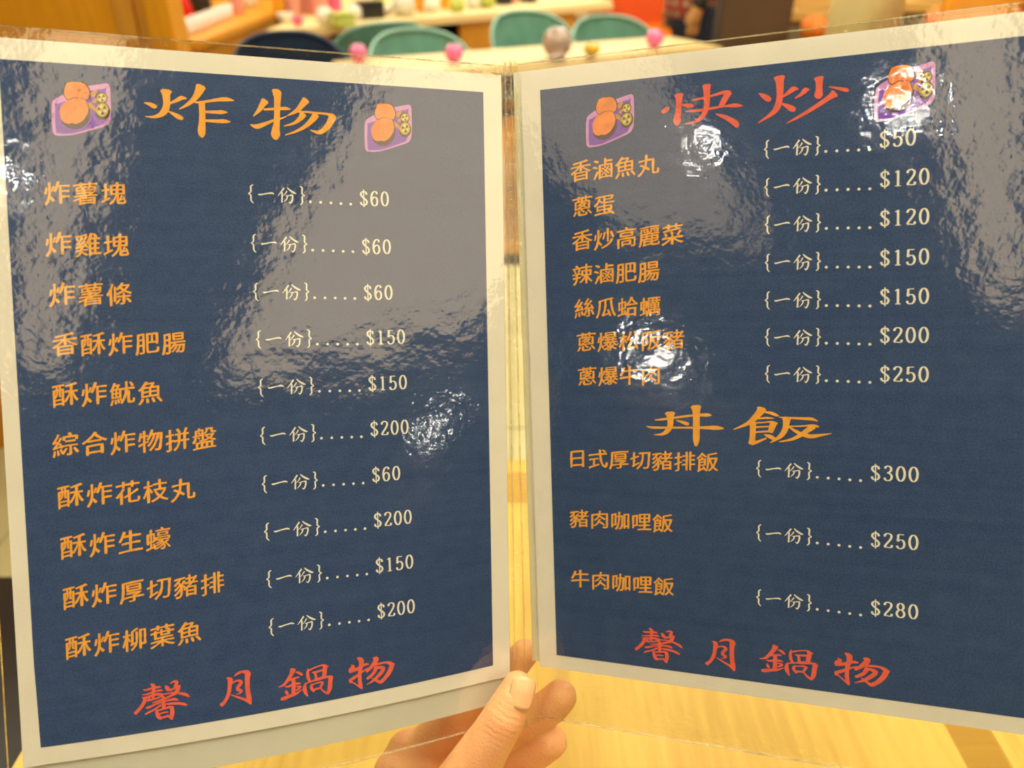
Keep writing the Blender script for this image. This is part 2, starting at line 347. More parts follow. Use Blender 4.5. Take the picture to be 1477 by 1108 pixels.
# diagonal counter with goods
CA = R(38)
def counter_top():
    bm = bmesh.new(); ring = []
    for z in (.655, .70):
        row = []
        for X_, Y_ in ((-1.39, 4.686), (.76, 6.366), (.76, 7.7), (-1.39, 7.7)):
            dx, dy = X_ + 1.41, Y_ - 4.67; row.append(bm.verts.new((dx * math.cos(CA) + dy * math.sin(CA), -dx * math.sin(CA) + dy * math.cos(CA), z)))
        ring.append(row)
    for i in range(4): bm.faces.new((ring[0][i], ring[0][(i + 1) % 4], ring[1][(i + 1) % 4], ring[1][i]))
    bm.faces.new(ring[1]); bm.faces.new(ring[0][::-1]); return bm
ct = thing('display_counter', 'long diagonal wooden counter piled with bottles and bags, behind the teal chairs', 'counter', (-1.41, 4.67, 0), CA)
obj('top', counter_top(), M_beige, ct)
fr = bmesh.new()
cx_ = [(.06, .44), (.62, 1.10), (1.38, 2.40), (2.56, 2.68)]
for a, b in cx_: box(fr, a, b, .03, .06, .05, .654)
box(fr, .06, 2.68, .03, .06, .05, .40)
obj('front_panel', fr, M_orange2, ct)
bb = bmesh.new(); box(bb, .40, 2.6, .45, .48, .05, .654); obj('back_panel', bb, M_blk, ct)
obj('shelf', bx(.46, 2.6, .061, .449, .40, .42), M_brown, ct)
obj('plinth', bx(.95, 2.55, .07, .9, 0.001, .049), M_brown, ct)
for k, a in enumerate((.54, 1.24, 2.48)):
    t = thing('storage_bin', ('cream storage bin in the left opening of the diagonal counter', 'cream storage bin in the middle opening of the counter, between dark gaps', 'cream storage bin in the right opening of the counter, above the right teal chair')[k], 'bin',
              (-1.41 + math.cos(CA) * a - math.sin(CA) * .17, 4.67 + math.sin(CA) * a + math.cos(CA) * .17, .421), CA)
    b_ = bmesh.new(); box(b_, -.055, .055, -.10, .10, 0, .17, bev=.02); obj('body', b_, M_cream, t, True)
    obj('lip', bx(-.058, .058, -.104, .104, .171, .18, bev=.003), M_cream, t)

random.seed(4)
goods = [  # x, y at the base, kind, colour, size, label
 (-1.483, 5.399, 'bottle', 'orange', 0.95, 'orange bottle near the left end of the goods on the diagonal counter'),
 (-1.372, 5.099, 'bowl', 'white', 0.63, 'small white bowl at the left end of the diagonal counter'),
 (-1.408, 5.439, 'bottle', 'pink', 1.16, 'salmon pink bottle at the left of the goods on the counter'),
 (-1.267, 4.961, 'bowl', 'rose', 0.47, 'small rose-pink dish at the front edge of the counter'),
 (-1.347, 5.604, 'bottle', 'pink', 1.26, 'tall salmon bottle behind the rose dish'),
 (-1.255, 5.520, 'bottle', 'pink', 1.31, 'tall salmon bottle left of the white bag on the counter'),
 (-1.110, 4.995, 'bag', 'white', 0.65, 'white crumpled bag at the front edge of the counter, right of the rose dish'),
 (-1.189, 5.690, 'bottle', 'rose', 1.16, 'rose-pink bottle behind the white bag'),
 (-0.998, 4.927, 'box', 'lime', 0.63, 'flat lime carton at the front edge of the counter'),
 (-0.980, 5.245, 'bag', 'white', 0.58, 'small white bag left of the black carton'),
 (-0.903, 5.360, 'box', 'black', 0.84, 'black carton on the counter'),
 (-0.916, 5.870, 'bottle', 'lime', 0.84, 'lime bottle behind the black carton'),
 (-0.819, 5.520, 'bowl', 'white', 0.53, 'white bowl right of the black carton'),
 (-0.701, 5.479, 'bag', 'white', 0.95, 'large white bag on the counter above the paired teal chairs'),
 (-0.633, 5.778, 'bottle', 'orange', 1.16, 'orange jar right of the large white bag'),
 (-0.544, 5.690, 'bag', 'white', 0.63, 'white bag right of the orange jar'),
 (-0.466, 5.964, 'bottle', 'orange', 0.95, 'orange jar further right, before the lime bags'),
 (-0.374, 5.734, 'bag', 'lime', 0.68, 'lime bag at the front of the counter'),
 (-0.271, 5.964, 'bag', 'white', 0.63, 'white bag between two lime bags'),
 (-0.180, 6.012, 'bag', 'lime', 0.79, 'lime bag nearest the dark carton'),
 (-0.069, 6.263, 'box', 'black', 0.53, 'small dark carton right of the lime bags'),
 (0.018, 6.370, 'bowl', 'pink', 0.53, 'salmon pink bowl beyond the dark cartons'),
 (0.123, 6.424, 'box', 'black', 0.47, 'smallest dark carton near the right end of the counter'),
 
]
KM = {'pink': M_skinp, 'rose': M_pink, 'white': M_wht, 'lime': M_grn, 'yellow': M_yel, 'orange': M_ora, 'black': M_blk}
for (x, y, kind, c, s, lab) in goods:
    if kind == 'bottle': bottle('bottle', lab, 'bottle', (x, y, .701), .04 * s, .26 * s, KM[c], M_wht)
    elif kind == 'bag': bag('snack_bag', lab, 'bag', (x, y, .701), .17 * s, .12 * s, .15 * s, KM[c])
    elif kind == 'bowl': bowl(lab, (x, y, .701), .08 * s, .08 * s, KM[c])
    elif kind == 'box':
        t = thing('carton', lab, 'box', (x, y, .701), CA); obj('body', bx(-.09 * s, .09 * s, -.06, .06, 0, .10 * s, bev=.006), KM[c], t); obj('lid', bx(-.092 * s, .092 * s, -.062, .062, .101 * s, .115 * s, bev=.003), KM[c], t)

# shell chairs
def shell_chair(loc, rz, m, pipe, label):
    t = thing('shell_chair', label, 'chair', loc, rz, 'round-backed velvet chairs')
    bm = bmesh.new(); N, K = 28, 10; rows = []
    for i in range(N + 1):
        s = -1 + 2 * i / N; th = s * R(100); r = .235
        top = .80 - .27 * abs(s) ** 2.6; row = []
        for j in range(K + 1):
            f = j / K; z = .43 + (top - .43) * f; rr = r + .03 * f
            row.append(bm.verts.new((rr * math.sin(th), rr * math.cos(th) * .9, z)))
        rows.append(row)
    for i in range(N):
        for j in range(K): bm.faces.new((rows[i][j], rows[i + 1][j], rows[i + 1][j + 1], rows[i][j + 1]))
    tops = [r_[-1].co.copy() for r_ in rows]
    bmesh.ops.solidify(bm, geom=bm.faces[:], thickness=.03)
    obj('backrest', bm, m, t, True)
    pb = bmesh.new()
    for a, b in zip(tops, tops[1:]): rod(pb, a, b, .008, .008, 8)
    obj('piping', pb, pipe, t, True)
    obj('seat', lathe(bmesh.new(), [(0, .40), (.20, .40), (.225, .42), (.225, .455), (.20, .475), (0, .48)], sy=.95), m, t, True)
    for sx in (-1, 1):
        for sy in (-1, 1): obj('leg', rod(bmesh.new(), (sx * .14, sy * .13, .40), (sx * .20, sy * .19, 0.001), .014, .010), M_black, t)
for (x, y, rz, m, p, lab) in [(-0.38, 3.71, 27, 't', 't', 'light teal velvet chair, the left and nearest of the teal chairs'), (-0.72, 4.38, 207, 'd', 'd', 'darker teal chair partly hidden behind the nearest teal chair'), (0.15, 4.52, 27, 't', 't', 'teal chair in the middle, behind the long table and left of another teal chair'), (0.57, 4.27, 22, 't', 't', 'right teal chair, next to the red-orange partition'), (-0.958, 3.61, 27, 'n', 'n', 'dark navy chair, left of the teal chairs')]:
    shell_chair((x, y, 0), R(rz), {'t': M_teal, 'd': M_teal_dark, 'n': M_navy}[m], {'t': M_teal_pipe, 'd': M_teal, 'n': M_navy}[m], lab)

# long narrow table in front of them
TA = R(27)
nt_ = thing('long_table', 'long pale beige table in front of the teal chairs, coloured glass cups on it', 'table', (-.95, 3.30, 0), TA)
obj('tabletop', bx(.22, 1.95, -.42, 0.0, .70, .74, bev=.006), M_beige, nt_)
obj('apron', bx(.27, 1.90, -.38, -.04, .62, .699), M_brown, nt_)
for a in (.31, 1.85):
    for b in (-.35, -.08): obj('leg', bx(a - .025, a + .025, b - .025, b + .025, 0.001, .62), M_black, nt_)
M_smoke = mat('smoky_glass', (0.55, 0.42, 0.36), 0.1, .05, 20, coat=.5, trans=.5)
M_amber = mat('amber_glass', (0.75, 0.45, 0.01), 0.08, .05, 20, coat=.6)
M_pinkg = mat('pink_glass_bright', (0.85, 0.16, 0.38), 0.08, .05, 20, coat=.6)
for (x, y, r, h, m, lab) in [(-0.628, 3.361, 0.036, 0.070, M_pinkg, 'pink glass cup at the left end of the long table'),
 (-0.235, 3.326, 0.038, 0.075, M_pinkg, 'pink glass cup in front of the nearest teal chair'),
 (0.187, 3.432, 0.062, 0.125, M_smoke, 'tall smoky grey glass dome cup, the largest glass on the table'),
 (0.337, 3.487, 0.036, 0.060, M_amber, 'yellow glass cup right of the smoky one'),
 (0.644, 3.747, 0.040, 0.080, M_pinkg, 'pink glass cup near the right end of the long table')]:
    t = thing('glass_cup', lab, 'cup', (x, y, .7405), 0)
    obj('foot', lathe(bmesh.new(), [(0, 0), (r * .6, 0), (r * .6, .006), (r * .3, .01), (0, .01)]), m, t, True)
    obj('body', lathe(bmesh.new(), [(0, .008), (r * .6, .012), (r * .93, h * .3), (r, h * .55), (r * .85, h * .82), (r * .45, h * .97), (0, h)]), m, t, True)

# red-orange partition on the right
rp = thing('orange_partition', 'red-orange painted partition behind the right teal chair', 'partition', (0.710, 6.75, 0), 0)
obj('panel', bx(0, .95, -.03, .03, 0.001, 1.5), M_redor, rp)
obj('base_rail', bx(0.15, .95, -.06, -.031, .35, .52, bev=.004), M_cushion, rp)

# dark brown high partition
bp = thing('brown_partition', 'dark brown upright panel right of the person in plaid', 'partition', (0.991, 4.0, 0), 0)
obj('panel', bx(0, .33, -.03, .03, 0.001, 1.5, bev=.004), M_brown, bp)
obj('end_cap', bx(-.02, -.001, -.034, .034, 0.001, 1.5, bev=.002), M_darkwall, bp)

# cream bench back, tables and orange seats on the right
M_orange3 = mat('orange_bench_vinyl', (0.80, 0.30, 0.002), .5)

t = thing('bench', 'tall cream upholstered bench back, between two tan tables', 'bench', (1.208, 3.2, 0))
obj('backrest', bx(0, 0.267, -.05, .05, .40, 1.45, bev=.03), M_cream, t, True)
obj('seat', bx(0, 0.267, .051, .50, .30, .44, bev=.03), M_cream, t, True)
obj('base', bx(.01, 0.257, -.03, .45, 0.001, .299), M_brown, t)

t = thing('tan_table', 'tan wooden table with a grey front, left of the cream bench back', 'table', (1.356, 4.300, 0))
obj('tabletop', bx(0, 0.311, 0, .6, 0.793, 0.838, bev=.004), M_tan, t)
obj('front_panel', bx(.02, 0.291, .03, .06, .10, 0.792), M_grey, t)
obj('side_panel', bx(.02, .05, .07, .55, 0.001, 0.792), M_grey, t)

t = thing('wooden_box', 'upright tan wooden box on the table left of the cream bench back', 'box', (1.481, 4.400, 0.8385))
obj('body', bx(0, .22, 0, .2, 0, .20, bev=.004), M_tan, t); obj('lid', bx(-.004, .224, -.004, .204, .201, .225, bev=.003), M_tan, t)

t = thing('orange_stool', 'orange vinyl stool in front of the table left of the cream bench back', 'stool', (1.426, 3.950, 0))
obj('seat', bx(-0.052, 0.052, -0.052, 0.052, 0.744, 0.854, bev=.02), M_cushion, t, True)
for sx in (-1, 1):
    for sy in (-1, 1): obj('leg', bx(sx * 0.037 - .012, sx * 0.037 + .012, sy * 0.037 - .012, sy * 0.037 + .012, 0.001, 0.743), M_black, t)

t = thing('tan_table', 'tan wooden table with a grey front, right of the cream bench back', 'table', (1.972, 4.300, 0))
obj('tabletop', bx(0, 0.297, 0, .6, 0.834, 0.879, bev=.004), M_tan, t)
obj('front_panel', bx(.02, 0.277, .03, .06, .10, 0.833), M_grey, t)
obj('side_panel', bx(.02, .05, .07, .55, 0.001, 0.833), M_grey, t)

t = thing('wooden_box', 'upright tan wooden box on the table right of the cream bench back', 'box', (2.101, 4.400, 0.8797))
obj('body', bx(0, .22, 0, .2, 0, .20, bev=.004), M_tan, t); obj('lid', bx(-.004, .224, -.004, .204, .201, .225, bev=.003), M_tan, t)

t = thing('orange_stool', 'orange vinyl stool in front of the table right of the cream bench back', 'stool', (2.000, 3.950, 0))
obj('seat', bx(-0.046, 0.046, -0.046, 0.046, 0.782, 0.892, bev=.02), M_cushion, t, True)
for sx in (-1, 1):
    for sy in (-1, 1): obj('leg', bx(sx * 0.032 - .012, sx * 0.032 + .012, sy * 0.032 - .012, sy * 0.032 + .012, 0.001, 0.781), M_black, t)

t = thing('orange_bench', 'tall orange bench back at the right edge', 'bench', (1.536, 3.0, 0))
obj('backrest', bx(0, 0.249, -.05, .05, .40, 1.35, bev=.02), M_orange3, t, True)
obj('seat', bx(0, 0.249, .051, .50, .30, .44, bev=.02), M_cushion, t, True)
obj('base', bx(.01, 0.239, -.03, .45, 0.001, .299), M_brown, t)
t = thing('red_partition', 'dark red post at the far right edge, beside the orange bench', 'partition', (1.817, 3.05, 0))
obj('panel', bx(0, .30, -.03, .03, 0.001, 1.4, bev=.004), M_redor, t)
obj('cap', bx(-.01, .31, -.04, .04, 1.401, 1.43, bev=.004), M_brown, t)


# person in plaid behind the long table
def plaid():
    m = bpy.data.materials.new('plaid_cloth'); m.use_nodes = True; nt = m.node_tree; L = nt.links.new; p = nt.nodes['Principled BSDF']; p.inputs['Roughness'].default_value = .9
    tc = nd(nt, 'ShaderNodeTexCoord'); outs = []
    for d in ('X', 'Z'):
        wv = nd(nt, 'ShaderNodeTexWave'); wv.bands_direction = d; wv.inputs['Scale'].default_value = 6; L(tc.outputs['Object'], wv.inputs['Vector']); outs.append(wv)
    mx = nd(nt, 'ShaderNodeMath', operation='MULTIPLY'); L(outs[0].outputs['Fac'], mx.inputs[0]); L(outs[1].outputs['Fac'], mx.inputs[1])
    cr = nd(nt, 'ShaderNodeValToRGB'); e = cr.color_ramp.elements
    e[0].color = (0.45, 0.035, 0.03, 1); e[1].color = (0.62, 0.42, 0.25, 1); x = e.new(.35); x.color = (0.16, 0.11, 0.06, 1)
    L(mx.outputs[0], cr.inputs[0]); L(cr.outputs[0], p.inputs['Base Color']); return m
M_plaid = plaid()
M_skin2 = mat('skin_far', (0.62, 0.30, 0.10), .5, .06, 10)
M_hair = mat('black_hair', (0.012, 0.01, 0.009), .5)
M_trou = mat('navy_trousers', (0.015, 0.022, 0.05), .8)
pr = thing('person', 'person in a red plaid shirt and navy trousers standing behind the long table, arm hanging', 'person', (.99, 4.55, 0), R(100))
b_ = bmesh.new()
capsules(b_, [((0, 0, 1.38), .055), ((0, -.01, 1.50), .055)]); capsules(b_, [((0, .01, 1.57), .085), ((0, .02, 1.64), .088)])
capsules(b_, [((0, .095, 1.575), .014), ((0, .105, 1.56), .016)])
for s in (-1, 1):
    capsules(b_, [((s * .19, 0, 1.30), .045), ((s * .215, .02, 1.08), .040), ((s * .195, .07, .86), .030)])
    capsules(b_, [((s * .195, .07, .86), .034), ((s * .19, .08, .80), .030)])
    for k in range(4): capsules(b_, [((s * .19, .055 + k * .017, .79), .010), ((s * .188, .055 + k * .018, .74), .009), ((s * .180, .06 + k * .017, .715 + abs(k - 1.4) * .006), .008)])
    capsules(b_, [((s * .185, .10, .83), .012), ((s * .172, .12, .785), .010)])
    capsules(b_, [((s * .09, 0, .85), .07), ((s * .10, .01, .48), .055), ((s * .10, -.01, .10), .035)])
    capsules(b_, [((s * .10, -.02, .045), .035), ((s * .10, .12, .035), .030)])
capsules(b_, [((0, 0, .90), .14), ((0, 0, 1.15), .14), ((0, 0, 1.28), .13)])
fuse('body', b_, M_skin2, pr, .009, 4)
b_ = bmesh.new()
capsules(b_, [((0, 0, .88), .175), ((0, 0, 1.10), .165), ((0, 0, 1.29), .14)])
for s in (-1, 1): capsules(b_, [((s * .10, 0, 1.36), .07), ((s * .19, 0, 1.30), .06), ((s * .215, .02, 1.08), .053), ((s * .208, .04, .98), .050)])
fuse('shirt', b_, M_plaid, pr, .012, 4)
b_ = bmesh.new(); capsules(b_, [((0, 0, .86), .158), ((0, 0, .80), .15)])
for s in (-1, 1): capsules(b_, [((s * .09, 0, .82), .09), ((s * .10, .01, .48), .070), ((s * .10, -.01, .09), .055)])
fuse('trousers', b_, M_trou, pr, .014, 3)
b_ = bmesh.new(); capsules(b_, [((0, -.015, 1.63), .098), ((0, -.02, 1.69), .085)])
fuse('hair', b_, M_hair, pr, .012, 3)
b_ = bmesh.new()
for s in (-1, 1): capsules(b_, [((s * .10, -.03, .04), .042), ((s * .10, .13, .036), .038)])
fuse('shoes', b_, M_blk, pr, .01, 2)
b_ = bmesh.new(); capsules(b_, [((-.197, .062, .885), .040), ((-.197, .064, .872), .040)]); fuse('watch', b_, M_blk, pr, .005, 2)

# ---------------------------------------------------------------- the menu: two sheets in clear sleeves
QUAD = {'L': [Vector(q) for q in [(-0.2037, 0.32541, 1.20188), (-0.0137, 0.38124, 1.17893), (-0.0096, 0.25431, 0.92738), (-0.1975, 0.19203, 0.95417)]],
        'R': [Vector(q) for q in [(0.0132, 0.37651, 1.18077), (0.207, 0.32336, 1.21135), (0.2171, 0.19874, 0.96378), (0.0228, 0.25959, 0.92872)]]}
PW, PH = 199.0, 282.0          # printed area in mm
def surf0(s, u, v):
    a, b, c, d = QUAD[s]
    P = a * ((1 - u) * (1 - v)) + b * (u * (1 - v)) + c * (u * v) + d * ((1 - u) * v)
    if s == 'L': P = P + NRM['L'] * (.0055 * 4 * max(0, min(1, u)) * (1 - max(0, min(1, u))) * max(v, 0) ** 3)
    return P
NRM = {}
for s in 'LR':
    a, b, c, d = QUAD[s]; NRM[s] = (d - a + c - b).cross(b - a + c - d).normalized()
def surf(s, um, vm, off=0.0):
    return surf0(s, um / PW, vm / PH) + NRM[s] * off
menu = thing('menu', 'open two-page menu in clear plastic sleeves, navy pages with orange, white and coral writing', 'menu', tuple(surf('L', 205, 150)))
MINV = Matrix.Translation(-Vector(menu.location))
def sheet(name, s, u0, u1, v0, v1, off, m, parent, nu=24, nv=32, uvs=False, thick=0.0, offf=None):
    bm = bmesh.new(); g = []
    for j in range(nv + 1):
        g.append([bm.verts.new(MINV @ surf(s, u0 + (u1 - u0) * i / nu, v0 + (v1 - v0) * j / nv, off + (offf(i / nu, j / nv) if offf else 0))) for i in range(nu + 1)])
    uvl = bm.loops.layers.uv.new('UVMap')
    for j in range(nv):
        for i in range(nu):
            f = bm.faces.new((g[j][i], g[j + 1][i], g[j + 1][i + 1], g[j][i + 1])); f.smooth = True
            for l, (a, b) in zip(f.loops, ((i, j), (i, j + 1), (i + 1, j + 1), (i + 1, j))): l[uvl].uv = (a / nu * (u1 - u0) / 200 + (2.3 if s == 'R' else 0), b / nv * (v1 - v0) / 200)
    if thick:
        h = [[bm.verts.new(v.co - NRM[s] * thick) for v in row] for row in g]
        for j in range(nv):
            for i in range(nu): bm.faces.new((h[j][i], h[j][i + 1], h[j + 1][i + 1], h[j + 1][i])).smooth = True
        rim = [(0, i) for i in range(nu + 1)] + [(j, nu) for j in range(1, nv + 1)] + [(nv, i) for i in range(nu - 1, -1, -1)] + [(j, 0) for j in range(nv - 1, 0, -1)]
        for (a, b), (c, d) in zip(rim, rim[1:] + rim[:1]):
            f = bm.faces.new((g[a][b], g[c][d], h[c][d], h[a][b]))
            for e in f.edges: e.smooth = False
    me = bpy.data.meshes.new(name); bm.to_mesh(me); bm.free(); return link(name, me, m, parent)
M_paper = mat('white_paper', (0.80, 0.78, 0.66), .6, .02, 60, bump=.06, bscale=900)
M_paper2 = mat('back_paper', (0.62, 0.62, 0.50), .6, .03, 20, bump=.06, bscale=900)
M_navyp = navy_print()
INK = {'orange': mat('orange_ink', (0.90, 0.42, 0.05), .6, .05, 300), 'coral': mat('coral_ink', (0.84, 0.14, 0.08), .6, .06, 300), 'white': mat('white_ink', (0.86, 0.86, 0.72), .6, .03, 300),
       'lilac': mat('lilac_ink', (0.60, 0.28, 0.62), .6, .05, 300), 'violet': mat('violet_ink', (0.19, 0.06, 0.50), .6, .08, 300), 'dark': mat('dark_ink', (0.05, 0.025, 0.03), .6),
       'food': mat('fried_ink', (0.86, 0.25, 0.03), .6, .12, 200), 'amber': mat('amber_ink', (0.55, 0.26, 0.03), .6), 'lemon': mat('lemon_ink', (0.60, 0.48, 0.04), .6), 'cream': mat('cream_ink', (0.75, 0.68, 0.30), .6)}

